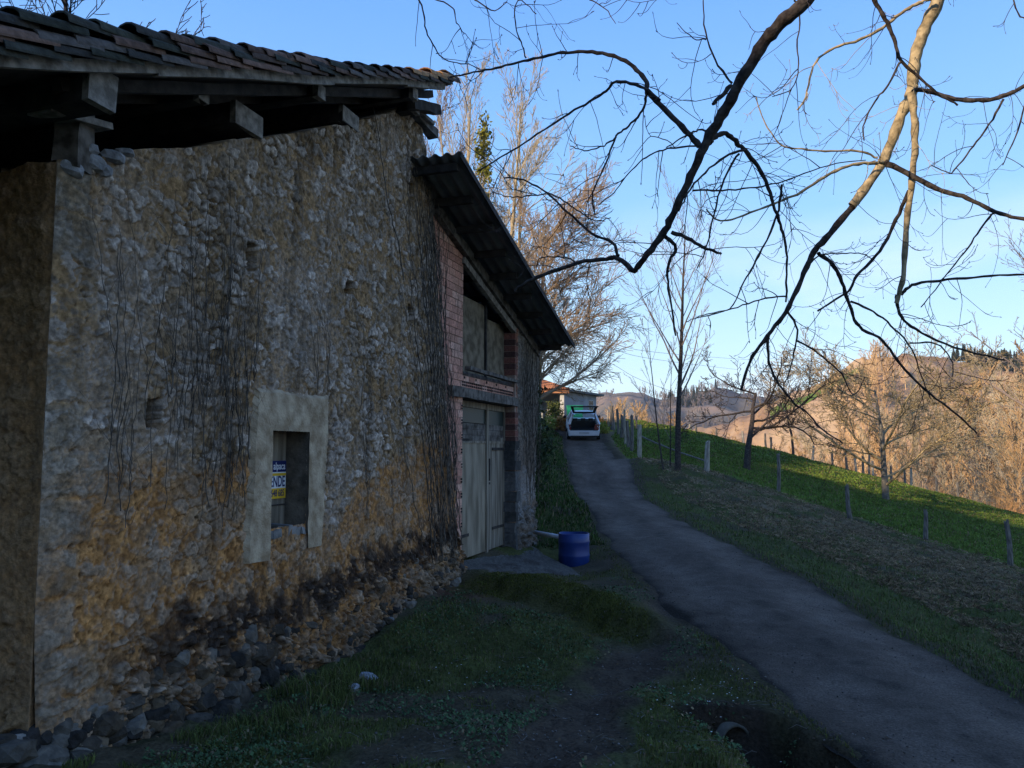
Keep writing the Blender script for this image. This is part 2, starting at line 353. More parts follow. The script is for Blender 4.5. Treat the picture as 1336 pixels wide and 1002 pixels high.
# lane
ry = np.concatenate([np.arange(-4, 20, .05), np.arange(20, 49, .2)]); nr = 60
rv = []; rc = []
for k, y in enumerate(ry):
    wob = .17 * (np.array([float(fbm(np.array([y * 1.3]), np.array([1.0]), 90)[0]), float(fbm(np.array([y * 1.3]), np.array([9.0]), 91)[0])]) - .5) * 2
    a = float(xl(y)) - .1 + wob[0]; b = float(xr(y)) + .1 + wob[1]
    t = np.linspace(0, 1, nr); x = a + (b - a) * t
    z = base_z(x, np.full(nr, y)) + .012 + .03 * np.sin(t * math.pi) - .018 * np.exp(-((t - .27) / .1) ** 2) - .018 * np.exp(-((t - .75) / .1) ** 2) - .05 * ss(.06, 0, np.minimum(t, 1 - t)) + (fbm(x * 5, np.full(nr, y * 5), 95, 3) - .5) * .02
    rv.append(np.stack([x, np.full(nr, y), z], -1))
    n = fbm(x * 3, np.full(nr, y * 3), 98, 4); edge = ss(.12, .0, np.minimum(t, 1 - t) + (n - .5) * .12); mid = np.exp(-((t - .5) / .07) ** 2) * ss(.5, .65, n) + ss(.30, .0, t) * .25
    n_b = fbm(x * .8, np.full(nr, y * .45), 130, 4); n_f = fbm(x * 12, np.full(nr, y * 12), 131, 3)
    c = mixc(C3(.050, .037, .027), C3(.155, .120, .092), np.clip(n * .6 + n_b * .8 - .25 + (n_f - .5) * .5, 0, 1)); trk = np.exp(-((t - .27) / .09) ** 2) + np.exp(-((t - .75) / .09) ** 2)
    c = c * (1 + .22 * trk[:, None]) ; c = mixc(c, C3(.034, .028, .021), np.clip(edge * 1.0 + mid * .6, 0, 1)); rc.append(c)
M['lane'] = mat('gravelly asphalt', (1, 1, 1), attr=True, scale=45, bump=.022, bscale=60, rough=.95, spec=.08, detail=8)
lane = mk('road', np.concatenate(rv), grid_faces(len(ry), nr)[:, ::-1], M['lane'], smooth=True, cols=np.concatenate(rc)); lane['kind'] = 'structure'

# unseen hill behind left of the viewer, added; ridge outline shaped to shade the farmyard
tt = np.linspace(-90, 72, 90); sv = np.linspace(-130, -22, 50)
Kt = np.interp(tt, [-90, -20, 0, 4, 6, 10, 14, 19, 25, 28, 34, 37, 45, 60, 72], [7, 6, 4.0, 4.0, 4.8, 6.2, 8.6, 9.5, 9.6, 12.5, 12.5, 11, 11, 11.5, 6])
Ax, Ay = math.sin(SUN_AZ), math.cos(SUN_AZ)
hs, ht = np.meshgrid(sv, tt, indexing='ij')
hx = -Ax * hs + Ay * ht * 1.0; hy = -Ay * hs - Ax * ht * 1.0
peak = (Kt + math.tan(SUN_EL) * 60)[None, :] + 2
hz = -2 + peak * np.exp(-((hs + 60) / 24) ** 2) + (fbm(hx / 9, hy / 9, 120, 3) - .5) * .7
M['shade_hill'] = mat('hillside scrub', (.035, .05, .015), (.11, .09, .045), scale=.25, bump=.5, bscale=.8, rough=1, spec=.05)
hb = mk('hill', np.stack([hx, hy, hz], -1).reshape(-1, 3), grid_faces(50, 90), M['shade_hill'], smooth=True); hb['kind'] = 'structure'
# ================================================================ STONE BARN
barn = empty('stone_barn', (-3.2, 5.4, -2.0), 'old rubble stone barn with patchy ochre mortar, small plastered window and sagging tiled roof', 'barn')
def px2sz(lst): q = [onwall(*p) for p in lst]; return np.array([a for a, b in q]), np.array([b for a, b in q])
och_s, och_z = px2sz([(50, 610), (150, 600), (330, 605), (430, 690), (465, 640), (530, 590), (570, 570), (595, 560)])
blk_s, blk_z = px2sz([(60, 930), (130, 880), (250, 830), (350, 800), (430, 770), (520, 725), (600, 690)])
S0 = 5.71
def wall_top(s): return 2.14 + .448 * (s - 5.92) + .05 * (fbm(s * 5, s * 0, 200, 2) - .5)
def wall_end(z): return np.interp(z, [-3, -2, -1.35, 1, 3.7, 4.3, 4.75], [13.42, 13.32, 13.16, 12.62, 12.07, 11.85, 11.62])
WIN = (8.25, 8.90, -.77, .195)
HOLES = [(7.87, 1.85, .075, .14), (9.74, 1.93, .10, .08), (11.42, 1.89, .09, .11), (6.69, .29, .070, .115), (11.35, .27, .06, .10), (11.35, 3.62, .08, .12)]
def masonry(S, Z, seed, faceC=False):
    """returns outward displacement and albedo of the rubble wall"""
    wx = S + (fbm(S * 5, Z * 5, seed + 1, 5) - .5) * .30; wz = Z + (fbm(S * 5, Z * 5, seed + 2, 5) - .5) * .26
    f1, f2, idn = worley(wx / .155, wz / .112, seed)
    g1, g2, idm = worley(wx / .070 + 3, wz / .052, seed + 30)
    expo = fbm(S * 1.1, Z * 1.1, seed + 3, 4); fine = fbm(S * 22, Z * 22, seed + 4, 4); med = fbm(S * 7, Z * 7, seed + 6, 4); big = fbm(S * .5, Z * .5, seed + 7, 3)
    stone = ss(.12, .20, f2 - f1 + (fine - .5) * .34 + (med - .5) * .22) * ss(.50, .60, idn * .62 + expo * .50 - .05)
    small = ss(.12, .3, g2 - g1) * ss(.42, .56, idm * .6 + (1 - expo) * .45)
    if not faceC:
        zo = np.interp(S, och_s, och_z) + (fbm(S * 2.2, Z * 2.2, seed + 8, 5) - .5) * .62
        zb = np.interp(S, blk_s, blk_z)
    else:
        zo = .9 + (med - .5) * 1.0; zb = -1.9 + 0 * S
    mort = mixc(C3(.085, .066, .044), C3(.29, .22, .135), ss(.25, .75, med * .45 + fine * .55))
    mort = mixc(mort, C3(.31, .215, .115), ss(.50, .66, fbm(S * 1.6, Z * 1.6, seed + 9, 5)) * (.42 if not faceC else .75))
    oc = mixc(C3(.15, .078, .030), C3(.43, .25, .105), ss(.2, .8, med * .4 + fine * .6)); oc = mixc(oc, C3(.19, .155, .115), ss(.50, .66, fbm(S * 3, Z * 3, seed + 62, 5)) * .45); oc = mixc(oc, C3(.30, .27, .21), ss(.55, .7, expo) * .5)
    och = ss(.12, -.12, Z - zo); mort = mixc(mort, oc, och)
    sc = mixc(C3(.105, .098, .088), C3(.31, .295, .28), ss(.2, .9, idn * .65 + fine * .6 - .12))
    sc = mixc(sc, C3(.52, .51, .51), ss(.72, .86, idn) * ss(.52, .64, fine) * .6)
    sc = mixc(sc, mixc(C3(.085, .078, .068), C3(.24, .22, .19), idn), och * .7)
    col = mixc(mort, mixc(C3(.09, .085, .078), C3(.29, .28, .27), idm), small * .7 * (1 - .45 * och))
    st = stone * (1 - .38 * och); col = mixc(col, sc, st)
    edge = ss(.11, .0, np.abs(f2 - f1)) * ss(.38, .6, expo + (fine - .5) * .4)
    col = col * (1 - .60 * edge[..., None])
    pit = ss(.60, .74, fbm(S * 30, Z * 26, seed + 60, 3)) * ss(.4, .6, med); col = col * (1 - .55 * pit[..., None])
    col = col * (.80 + .42 * fbm(S * 55, Z * 55, seed + 61, 2))[..., None]
    lich = ss(.56, .72, fbm(S * 1.3, Z * .7, seed + 12, 5)); col = mixc(col, C3(.32, .315, .32) * (.6 + .7 * fine[..., None]), lich * .26 * (1 - och))
    # vertical streaks left by climbing plants
    sk = ss(.56, .74, fbm(S * 9, Z * 1.2, seed + 14, 4)) * ss(.42, .6, fbm(S * .9 + 4, Z * .3, seed + 15, 3)); col = col * (1 - .42 * sk[..., None])
    # dark damp band above the footing
    if not faceC:
        band = ss(.46, .0, np.abs(Z - zb + .02) + (med - .5) * .7); band = np.maximum(band * .93, ss(.0, -.5, Z - zb) * .45)
        bm = ss(6.0, 7.2, S); band = band * (.25 + .75 * bm)
    else: band = ss(-1.4, -1.9, Z) * .6
    keep = ss(.68, .85, idm) * ss(.5, .7, fine)
    col = mixc(col, C3(.014, .012, .012) * (.6 + 1.2 * fine[..., None]), band * (1 - .85 * keep))
    D = stone * (.007 + .012 * idn) * (1 - .4 * och) + small * .005 + (med - .5) * .027 + (fine - .5) * .026 + (big - .5) * .10
    gap = ss(.08, .0, f2 - f1) * ss(.5, .62, expo); D = D - gap * .016 - ss(.60, .74, fbm(S * 30, Z * 26, seed + 60, 3)) * ss(.4, .6, med) * .012
    rough = ss(.5, -.4, Z - zb); D = D + rough * (ss(.05, .3, g2 - g1) * .05 * (idm - .2)) + rough * stone * .04
    col = col * np.array([1.24, 1.03, .83])
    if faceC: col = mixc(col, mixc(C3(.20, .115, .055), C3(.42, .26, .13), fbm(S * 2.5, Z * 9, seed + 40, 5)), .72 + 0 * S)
    return D, np.clip(col, 0, 1)
def masonry_mesh(name, Sg, Zg, posf, seed, thick, faceC=False, cutwin=None):
    D, col = masonry(Sg, Zg, seed, faceC)
    if not faceC:
        # quoins at the left corner
        qh = .34; qi = np.floor(Zg / qh + .2 * 0); ql = .30 + .28 * _h(qi, qi * 0, 77); qf = ss(ql, ql - .06, Sg - S0) * ss(.0, .035, np.minimum(Zg / qh - qi, 1 - (Zg / qh - qi)) * qh)
        keep = (_h(qi, qi * 0 + 1, 78) > .35) * 1.0
        qc = mixc(C3(.11, .10, .085), C3(.33, .31, .28), ss(.25, .75, fbm(Sg * 9, Zg * 9, 300, 6))); qc = mixc(qc, C3(.27, .17, .08), ss(.55, .7, fbm(Sg * 2, Zg * 2, 301, 4)) * .6)
        col = mixc(col, qc * np.array([.95, .88, .76]), qf * keep * .45 * ss(-2.3, -1.5, Zg)); D = D * (1 - .6 * qf * keep) + .012 * qf * keep
        lb = ss(.16, .0, Sg - S0); D = D * (1 - .75 * lb) - lb * .02
        # smooth plaster round the window (its own part lies over it)
        for (a, b, hw, hh) in HOLES:
            hd = np.maximum(np.abs(Sg - a + (fbm(Zg * 14, Sg * 9, 210) - .5) * .03) / hw, np.abs(Zg - b + (fbm(Sg * 14, Zg * 9, 211) - .5) * .06) / hh); h = ss(1.06, .94, hd)
            D = D - h * .34; col = col * (1 - .88 * ss(.3, .9, h)[..., None])  # shade inside the holes is put into the wall colour
        sur = ss(.06, .0, np.maximum(np.maximum(8.02 - Sg, Sg - 9.2), np.maximum(-.9 - Zg, Zg - .58))); D = D * (1 - .85 * sur)
    P = posf(Sg, Zg, D); nu, nv = Sg.shape; verts = P.reshape(-1, 3); f = grid_faces(nu, nv)
    if cutwin is not None:
        sc_ = Sg.reshape(-1)[f].mean(1); zc_ = Zg.reshape(-1)[f].mean(1)
        f = f[~((sc_ > cutwin[0]) & (sc_ < cutwin[1]) & (zc_ > cutwin[2]) & (zc_ < cutwin[3]))]
    # returns (top and far end) so that the wall has its thickness
    back = posf(Sg, Zg, D * 0 - thick).reshape(-1, 3); idx = np.arange(nu * nv).reshape(nu, nv); add = []
    for line in ((idx[:, -1], idx[-1, ::-1], idx[0, :]) if faceC else (idx[:, -1], idx[-1, ::-1])):
        a = line[:-1]; b = line[1:]; add.append(np.stack([a, b, b + nu * nv, a + nu * nv], -1))
    bf = grid_faces(nu, nv)
    if cutwin is not None:
        bf = bf[~((sc_full(Sg, bf) > cutwin[0] - .0) & (sc_full(Sg, bf) < cutwin[1]) & (sc_full(Zg, bf) > cutwin[2]) & (sc_full(Zg, bf) < cutwin[3]))]
    vv = np.concatenate([verts, back]); cc = np.concatenate([col.reshape(-1, 3)] * 2)
    return vv, np.concatenate([f] + add + [bf[:, ::-1] + nu * nv]), cc
def sc_full(G, f): return G.reshape(-1)[f].mean(1)
nu, nv = 640, 600
uu, vv_ = np.meshgrid(np.linspace(0, 1, nu), np.linspace(0, 1, nv), indexing='ij')
s_raw = S0 + uu * (12.3 - S0); Zg = -3.0 + vv_ * (wall_top(s_raw) + 3.0)
er = (fbm(Zg * 4, Zg * 0, 220, 4) - .5) * .16
Sg = S0 + uu * (wall_end(Zg) + er - S0)
def posA(S, Z, D):
    out = D - ss(.12, 0, S - S0) * .0; bat = ss(-1.0, -2.6, Z) * .10
    P = np.empty(S.shape + (3,)); P[..., 0] = WO[0] + WD[0] * S + WN[0] * (out + bat); P[..., 1] = WO[1] + WD[1] * S + WN[1] * (out + bat); P[..., 2] = Z; return P
vv, ff, cc = masonry_mesh('wall', Sg, Zg, posA, 500, .55, False, WIN)
wallA = mk('wall', vv, ff, M['masonry'], barn, smooth=True, cols=cc)
# face round the left corner
nu2, nv2 = 260, 330
uu, vv_ = np.meshgrid(np.linspace(0, 1, nu2), np.linspace(0, 1, nv2), indexing='ij')
Rg = .0 + uu * 4.5; Zc = -3.0 + vv_ * (2.03 + 3.0 + (fbm(Rg * 4, Rg * 0, 230, 3) - .5) * .08 * ss(0, .3, Rg))
def posC(S, Z, D):
    p = WO + WD * S0; P = np.empty(S.shape + (3,)); e = ss(.12, 0, S); D = D * (1 - e)
    bat = ss(-1.0, -2.6, Z) * .10
    Db = D + bat * 1.0; So = S - np.where(e > 0, bat * e, 0) + .02 * e
    P[..., 0] = p[0] - WN[0] * So - WD[0] * Db; P[..., 1] = p[1] - WN[1] * So - WD[1] * Db; P[..., 2] = Z; return P
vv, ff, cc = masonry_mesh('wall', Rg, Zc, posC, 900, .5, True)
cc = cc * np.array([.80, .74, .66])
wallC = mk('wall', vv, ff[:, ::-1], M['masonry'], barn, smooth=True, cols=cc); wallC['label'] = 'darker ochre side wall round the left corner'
# hidden rear and end walls keep the loft dark
b = MB(); b.wbox(5.9, 11.9, -3, 3.2, -7.2, -6.8); b.build('wall', M['stone'], barn)
b = MB(); b.hexa([W(11.5, -3, -7), W(11.5, -3, -.5), W(11.85, -3, -.5), W(11.85, -3, -7), W(11.5, 4.7, -7), W(11.5, 4.7, -.5), W(11.85, 4.7, -.5), W(11.85, 4.7, -7)]); b.build('wall', M['stone'], barn)
b = MB(); b.wbox(5.25, 5.72, -3, 2.0, -7.2, -4.4); b.build('wall', M['stone'], barn)
b = MB(); b.wbox(6.0, 11.5, 1.3, 1.4, -6.8, -.6); b.build('loft_floor', M['timber_dark'], barn)

# window: plaster surround with a wavy edge, deep reveals, sill, shutter
sur_out = [onwall(*p) for p in [(333, 505), (360, 503), (395, 512), (428, 516), (429, 545), (426, 600), (422, 650), (418, 707), (397, 712), (396, 695)]]
sur_in = None
def ring_patch(outer, o_out, o_back, inner):
    # triangulate a frame polygon between outer loop and inner rectangle by strips
    pass
b = MB()
outer = [(7.985, .62), (8.35, .61), (8.75, .60), (9.30, .625), (9.305, .20), (9.27, -.30), (9.24, -.65), (9.20, -1.0), (8.95, -1.03), (8.90, -.98)]
outer_l = [(8.33, -.97), (8.1, -1.03), (7.88, -1.04), (7.92, -.55), (7.97, -.1), (7.965, .3)]
def jt(p): return (p[0] + random.uniform(-.012, .012), p[1] + random.uniform(-.012, .012))
def plaster_poly(bm, poly, o=.045, t=.12):
    n = len(poly); f = [W(p[0], p[1], o) for p in poly] + [W(p[0], p[1], o - t) for p in poly]
    bm.add(f, [tuple(range(n))[::-1]] + [(i, (i + 1) % n, n + (i + 1) % n, n + i) for i in range(n)])
def dense(poly, step=.06, j=.008):
    out = []
    for a, c in zip(poly, poly[1:] + poly[:1]):
        n = max(1, int(math.hypot(c[0] - a[0], c[1] - a[1]) / step))
        for k in range(n): out.append((a[0] + (c[0] - a[0]) * k / n + random.uniform(-j, j), a[1] + (c[1] - a[1]) * k / n + random.uniform(-j, j)))
    return out
w0, w1, z0, z1 = WIN
surr = MB()
def strip(fa, fb, n=60, o=.034):   # two boundary functions of t -> (s,z)
    A_ = [fa(t / n) for t in range(n + 1)]; B_ = [fb(t / n) for t in range(n + 1)]; m_ = 8; vs = []
    for a, c in zip(A_, B_):
        for k in range(m_ + 1):
            q = k / m_; s_ = a[0] + (c[0] - a[0]) * q; z_ = a[1] + (c[1] - a[1]) * q
            ed = min(q * 6, 1)
            vs.append(W(s_, z_, o * (1 if k else -.6) + .010 * (float(mnoise.noise((s_ * 6, z_ * 6, 1))))))
    fs = [(i * (m_ + 1) + k, (i + 1) * (m_ + 1) + k, (i + 1) * (m_ + 1) + k + 1, i * (m_ + 1) + k + 1) for i in range(n) for k in range(m_)]
    surr.add(vs, fs)
def poly_at(pts, t):
    k = t * (len(pts) - 1); i = min(int(k), len(pts) - 2); f = k - i; wv = .03 * mnoise.noise((t * 9, pts[0][0] * 3, 5)) + .022 * mnoise.noise((t * 31, pts[0][0] * 3, 8))
    return (pts[i][0] * (1 - f) + pts[i + 1][0] * f + wv, pts[i][1] * (1 - f) + pts[i + 1][1] * f + wv * .6)
# left jamb strip (outer left edge -> opening), top, right
strip(lambda t: poly_at([(7.87, -1.07), (7.90, -.62), (7.955, -.2), (7.965, .3), (7.98, .615)], t), lambda t: (w0, -1.07 + t * (z1 + 1.07)) if t < .999 else (w0, z1))
strip(lambda t: poly_at([(7.98, .615), (8.4, .63), (8.8, .60), (9.31, .63)], t), lambda t: (w0 + (w1 - w0) * t, z1))
strip(lambda t: poly_at([(9.31, .63), (9.30, .1), (9.255, -.35), (9.25, -.7), (9.20, -1.03)], t), lambda t: (w1, z1 + (-1.03 - z1) * t))
rvl = MB(); rvl.wbox(w0 - .05, w0 - .001, z0, z1, -.32, .02); rvl.wbox(w1 + .001, w1 + .05, z0 - .1, z1, -.45, .02); rvl.wbox(w0 - .05, w1 + .05, z1 + .001, z1 + .05, -.45, .02); M['reveal'] = mat('shaded reveal plaster', (.07, .058, .045), (.17, .14, .105), scale=6, bump=.01, bscale=30, rough=1, spec=.05); rvl.build('window_reveal', M['reveal'], barn)  # shade of the deep reveal is put into this darker plaster colour
sr_ = surr.build('window_surround', M['render'], barn)
win = MB(); 
SR = onwall(373, 620, -.25)[0]; win.wbox(w0, SR + .02, z0 - .05, z1, -.32, -.26); win.build('shutter', M['plank'], barn)
b = MB(); b.wbox(SR + .022, w1 + .04, z0 - .05, z1, -.36, -.28); b.wbox(w0, SR + .02, z0 + .19, z0 + .205, -.258, -.25); b.build('window_frame', M['timber_dark'], barn)
b = MB(); b.wbox(w0 - .3, w1 + .3, z0 - .3, z1 + .3, -.50, -.45); b.build('window_backing', M['black'], barn)
b = MB()
for k in range(9): b.wbox(w0 + .0 + k * .068, w0 + .066 + k * .068, z0 - .1, z0 + random.uniform(-.03, .02), -.30, .02 + random.uniform(-.03, .02), j=.012)
b.build('window_sill', M['stone'], barn)

# for-sale sign on the shutter
sign = empty('for_sale_sign', W(8.7, -.3, -.24), 'navy, white and yellow for sale sign fixed to the shutter in the small plastered window', 'sign')
m_navy = mat('sign navy', (.012, .02, .10), rough=.45); m_yel = mat('sign yellow', (.72, .44, .03), rough=.45); m_wht = mat('sign white', (.75, .75, .75), rough=.45)
def wtext(body, s_right, zc, size, m, o, parent, name, bold=.0, sx=1.0):
    cu = bpy.data.curves.new('txt', 'FONT'); cu.body = body; cu.size = size; cu.align_x = 'RIGHT'; cu.align_y = 'CENTER'; cu.extrude = .0006; cu.offset = bold
    ob = bpy.data.objects.new('txt', cu); link(ob); bpy.context.view_layer.update()
    dg = bpy.context.evaluated_depsgraph_get(); me = bpy.data.meshes.new_from_object(ob.evaluated_get(dg)); bpy.data.objects.remove(ob)
    vs = [W(s_right + v.co.x * sx, zc + v.co.y, o + v.co.z) for v in me.vertices]; fs = [tuple(p.vertices) for p in me.polygons]
    # text +x must run along +s as seen from outside (camera side): s grows to the right
    return mk(name, vs, fs, m, parent)
ZT = onwall(365, 601, -.25)[1]; ZB = onwall(365, 650, -.25)[1]
hh = ZT - ZB
b = MB(); b.wbox(SR - .50, SR - .004, ZB, ZT, -.259, -.2485); sgp = b.build('panel', m_wht, sign)
b = MB(); b.wbox(SR - .50, SR - .004, ZT - hh * .30, ZT, -.2485, -.2465); b.build('header_band', m_navy, sign)
b = MB(); b.wbox(SR - .50, SR - .004, ZT - hh * .40, ZT - hh * .33, -.2485, -.2465); b.wbox(SR - .50, SR - .004, ZB, ZB + hh * .27, -.2485, -.2465); b.build('yellow_band', m_yel, sign)
wtext('alpaca', SR - .022, ZT - hh * .15, hh * .27, m_wht, -.2458, sign, 'header_lettering', .001, .80)
wtext('VENDE', SR - .018, ZT - hh * .565, hh * .40, m_navy, -.2478, sign, 'main_lettering', .003, .66)
wtext('648 685', SR - .03, ZB + hh * .135, hh * .25, m_navy, -.2458, sign, 'phone_number', .0015, .72)

# rubble footing
def stone_mesh(r, seed, flat=.7, sub=2):
    import bmesh
    bm = bmesh.new(); bmesh.ops.create_icosphere(bm, subdivisions=sub, radius=1)
    rs = random.Random(seed); ax = [rs.uniform(.75, 1.3), rs.uniform(.75, 1.2), flat * rs.uniform(.7, 1.2)]; off = Vector((seed * 1.7, seed * .9, seed * 2.3))
    for v in bm.verts:
        d = v.co.normalized(); k = 1 + .30 * mnoise.noise(d * 1.3 + off) + .14 * mnoise.noise(d * 3.1 + off)
        q = Vector((d.x * ax[0], d.y * ax[1], d.z * ax[2])) * k; m_ = max(abs(q.x) / ax[0], abs(q.y) / ax[1], abs(q.z) / ax[2])
        q = q.lerp(q / max(m_, .3) * .80, .72); v.co = q * r
    V_ = [v.co.copy() for v in bm.verts]; F_ = [tuple(v.index for v in f.verts) for f in bm.faces]; bm.free(); return V_, F_
STN = [stone_mesh(1, k) for k in range(14)]
def put_stone(mb, p, r, seed, c=None, squash=1.0):
    V_, F_ = STN[seed % 14]; rs = random.Random(seed * 31 + 5)
    rot = Matrix.Rotation(rs.uniform(-.35, .35), 4, 'X') @ Matrix.Rotation(rs.uniform(-.35, .35), 4, 'Y') @ Matrix.Rotation(rs.uniform(0, 6.3), 4, 'Z')
    mb.add([Vector(p) + (rot @ v) * r for v in V_], F_, c)
rub = MB()
for k in range(1100):
    s = random.uniform(5.55, 13.1); P0 = W(s, 0, .0); g0 = gz(W(s, 0, .3)[0], W(s, 0, .3)[1]); zbn = float(np.interp(s, blk_s, blk_z))
    top = max(g0 + .12, zbn - .12); t = random.random() ** 1.3; z = g0 - .12 + (top - g0 + .12) * t
    o = -.04 + .20 * (1 - t) * random.uniform(.2, 1) ; r = random.choice([random.uniform(.035, .075), random.uniform(.035, .08), random.uniform(.07, .125)]) * (1.25 if s < 8.5 else .9)
    q = W(s, z, o); tone = random.uniform(.6, 1.25); base = random.choice([(.062, .048, .034), (.078, .066, .052), (.040, .035, .030), (.085, .062, .040), (.13, .112, .09)])
    if random.random() < .12: tone *= 1.6
    put_stone(rub, q, r, k, tuple(min(.5, c_ * tone) for c_ in base))
M['rubble'] = mat('footing rubble', (1, 1, 1), attr=True, scale=14, bump=.014, bscale=30, rough=.95, spec=.12)
rub.build('rubble_footing', M['rubble'], barn, colors=True, smooth=False)

# roof: tiles on a dark boarding, verge board, purlins
RS = .43
def roofz(s): return 2.55 + RS * (s - 5.58)
RL0, RL1 = 4.0, 11.42
b = MB(); 
b.hexa([W(RL0, roofz(RL0), -7.5), W(RL0, roofz(RL0), .56), W(RL1 - .25, roofz(RL1 - .25), .56), W(RL1 - .25, roofz(RL1 - .25), -7.5),
        W(RL0, roofz(RL0) + .03, -7.5), W(RL0, roofz(RL0) + .03, .56), W(RL1 - .25, roofz(RL1 - .25) + .03, .56), W(RL1 - .25, roofz(RL1 - .25) + .03, -7.5)])
b.build('roof_boarding', M['timber_dark'], barn)
# verge board: warped pieces
vb = MB(); cuts = [4.0, 5.95, 8.3, 9.95, 11.1]
for a, c in zip(cuts[:-1], cuts[1:]):
    n = 8
    for k in range(n):
        sa = a + (c - a) * k / n; sb_ = a + (c - a) * (k + 1) / n; dz = lambda s: .012 * math.sin(s * 2.1) + (.012 if a in (4.0, 8.3) else -.008)
        h = .085
        vb.hexa([W(sa, roofz(sa) - .03 + dz(sa), .62), W(sb_, roofz(sb_) - .03 + dz(sb_), .62), W(sb_, roofz(sb_) - .03 + dz(sb_), .565), W(sa, roofz(sa) - .03 + dz(sa), .565),
                 W(sa, roofz(sa) + h - .03 + dz(sa), .62), W(sb_, roofz(sb_) + h - .03 + dz(sb_), .62), W(sb_, roofz(sb_) + h - .03 + dz(sb_), .565), W(sa, roofz(sa) + h - .03 + dz(sa), .565)])
vb.build('verge_board', M['timber_pale'], barn)
def tile(mb, s, o, zoff, up=True, L_=.46, w=.20, tone=(.2, .12, .08), jr=0.0, tilt=.05):
    # half-round tile running up the slope
    nseg = 6; vs = []; ll = 3
    for k in range(ll + 1):
        q = k / ll; ww = w * (1.05 - .18 * q) / 2; ds = (q - .5) * L_
        for i in range(nseg + 1):
            a_ = math.pi * i / nseg; x = math.cos(a_) * ww; h = math.sin(a_) * ww * .75 * (1 if up else -1)
            so = s + ds - RS * .0; vs.append(W(so + jr * x, roofz(s + ds) + zoff + h + (tilt * (.5 - q) if up else tilt * (.5 - q)), o + x + jr * ds))
    n_ = len(vs); th = .014
    vs2 = [(v[0], v[1], v[2] - th) for v in vs]; fs = []
    for k in range(ll):
        for i in range(nseg):
            a_ = k * (nseg + 1) + i; fs.append((a_, a_ + 1, a_ + nseg + 2, a_ + nseg + 1)); fs.append((n_ + a_ + nseg + 1, n_ + a_ + nseg + 2, n_ + a_ + 1, n_ + a_))
    for i in range(nseg): fs.append((n_ + i, n_ + i + 1, i + 1, i))
    for i in range(nseg): a_ = ll * (nseg + 1) + i; fs.append((a_, a_ + 1, n_ + a_ + 1, n_ + a_))
    for k in range(ll):
        a_ = k * (nseg + 1); fs.append((a_, a_ + nseg + 1, n_ + a_ + nseg + 1, n_ + a_)); a_ += nseg; fs.append((a_ + nseg + 1, a_, n_ + a_, n_ + a_ + nseg + 1))
    mb.add(vs + vs2, fs, tone)
TC = [(.12, .070, .048), (.085, .055, .040), (.17, .10, .070), (.045, .040, .033), (.040, .040, .028), (.11, .09, .075), (.07, .052, .040), (.05, .048, .036)]
tl = MB(); exp_ = .285
for col_ in range(34):
    o = .58 - col_ * .235
    if o < -7.4: break
    sag0 = .03 * math.sin(col_ * .7)
    for rw in range(27):
        s = RL0 + .2 + rw * exp_ + random.uniform(-.03, .03)
        if s > RL1: break
        sag = sag0 + .11 * float(ss(9.6, 5.2, s))
        far = col_ > 8
        if far and rw % 1: continue
        c = random.choice(TC); k = random.uniform(.7, 1.25); c = tuple(x * k for x in c)
        if s > 9.6 and random.random() < .3: c = (.34, .19, .09)  # sunlit orange put into the colour of some tiles near the upper end
        tile(tl, s, o + random.uniform(-.02, .02), .115 + sag + random.uniform(-.01, .016), True, tone=c, jr=random.uniform(-.12, .12), tilt=random.uniform(.02, .09))
        tile(tl, s, o - .1175 + random.uniform(-.015, .015), .15 + sag - .01, False, tone=tuple(x * .8 for x in c), jr=random.uniform(-.03, .03))
        if col_ == 0 and s < 8.5: tile(tl, s - .2, o + .03, .12 + .03 * random.random(), True, tone=random.choice(TC), jr=random.uniform(-.08, .08), w=.19)
        if col_ == 0: tile(tl, s - .1, o + .045, .06 + random.uniform(-.015, .01), True, tone=random.choice(TC), jr=random.uniform(-.06, .06), w=.17)
tl.build('roof_tiles', M['tile'], barn, colors=True, smooth=False)
def purlin(sc, zc, w, h, o1, o0=-6.9, m='timber', segs=6):
    b = MB(); b.beam(W(sc, zc, o0), W(sc, zc, o1), w, h, up=(0, 0, 1), j=.012, segs=segs); po_ = b.build('purlin', M['timber_dark'], barn)
    e_ = MB(); e_.beam(W(sc, zc, o1 - .05), W(sc, zc, o1 + .012), w + .012, h + .012, j=.008, segs=1); e_.build('beam_end', M['timber_pale'], po_); return po_
purlin(5.58, roofz(5.58) - .115, .22, .25, .50)                       # big one near the corner
purlin(7.72, 3.10 + .05, .40, .20, .04); purlin(9.60, 3.93, .36, .17, .04)
purlin(8.3, roofz(8.3) - .10, .13, .13, .46); purlin(6.9, roofz(6.9) - .1, .12, .12, .2); purlin(10.4, roofz(10.4) - .10, .13, .13, .5); purlin(10.95, 4.55 + .1, .2, .2, .25)
b = MB(); b.beam(W(10.7, roofz(10.7) - .20, .30), W(11.55, roofz(11.4) - .24, .30), .12, .13, j=.012, segs=6); b.build('rafter', M['timber_dark'], barn)
b = MB(); b.beam(W(5.4, roofz(5.4) - .07, .30), W(11.3, roofz(11.3) - .07, .30), .09, .09, j=.008, segs=12); b.build('rafter', M['timber_dark'], barn)
b = MB(); b.beam(W(5.4, roofz(5.4) - .07, -.25), W(11.3, roofz(11.3) - .07, -.25), .09, .09, j=.008, segs=12); b.build('rafter', M['timber_dark'], barn)
b = MB(); b.beam(W(10.9, roofz(10.9) - .15, .12), W(11.75, 4.72, .10), .15, .05, j=.006, segs=3); b.build('brace', M['timber_pale'], barn)
b = MB(); b.beam(W(11.3, 4.72, .05), W(11.98, 4.66, .05), .14, .12, j=.014, segs=3); b.build('wall_plate', M['timber'], barn)
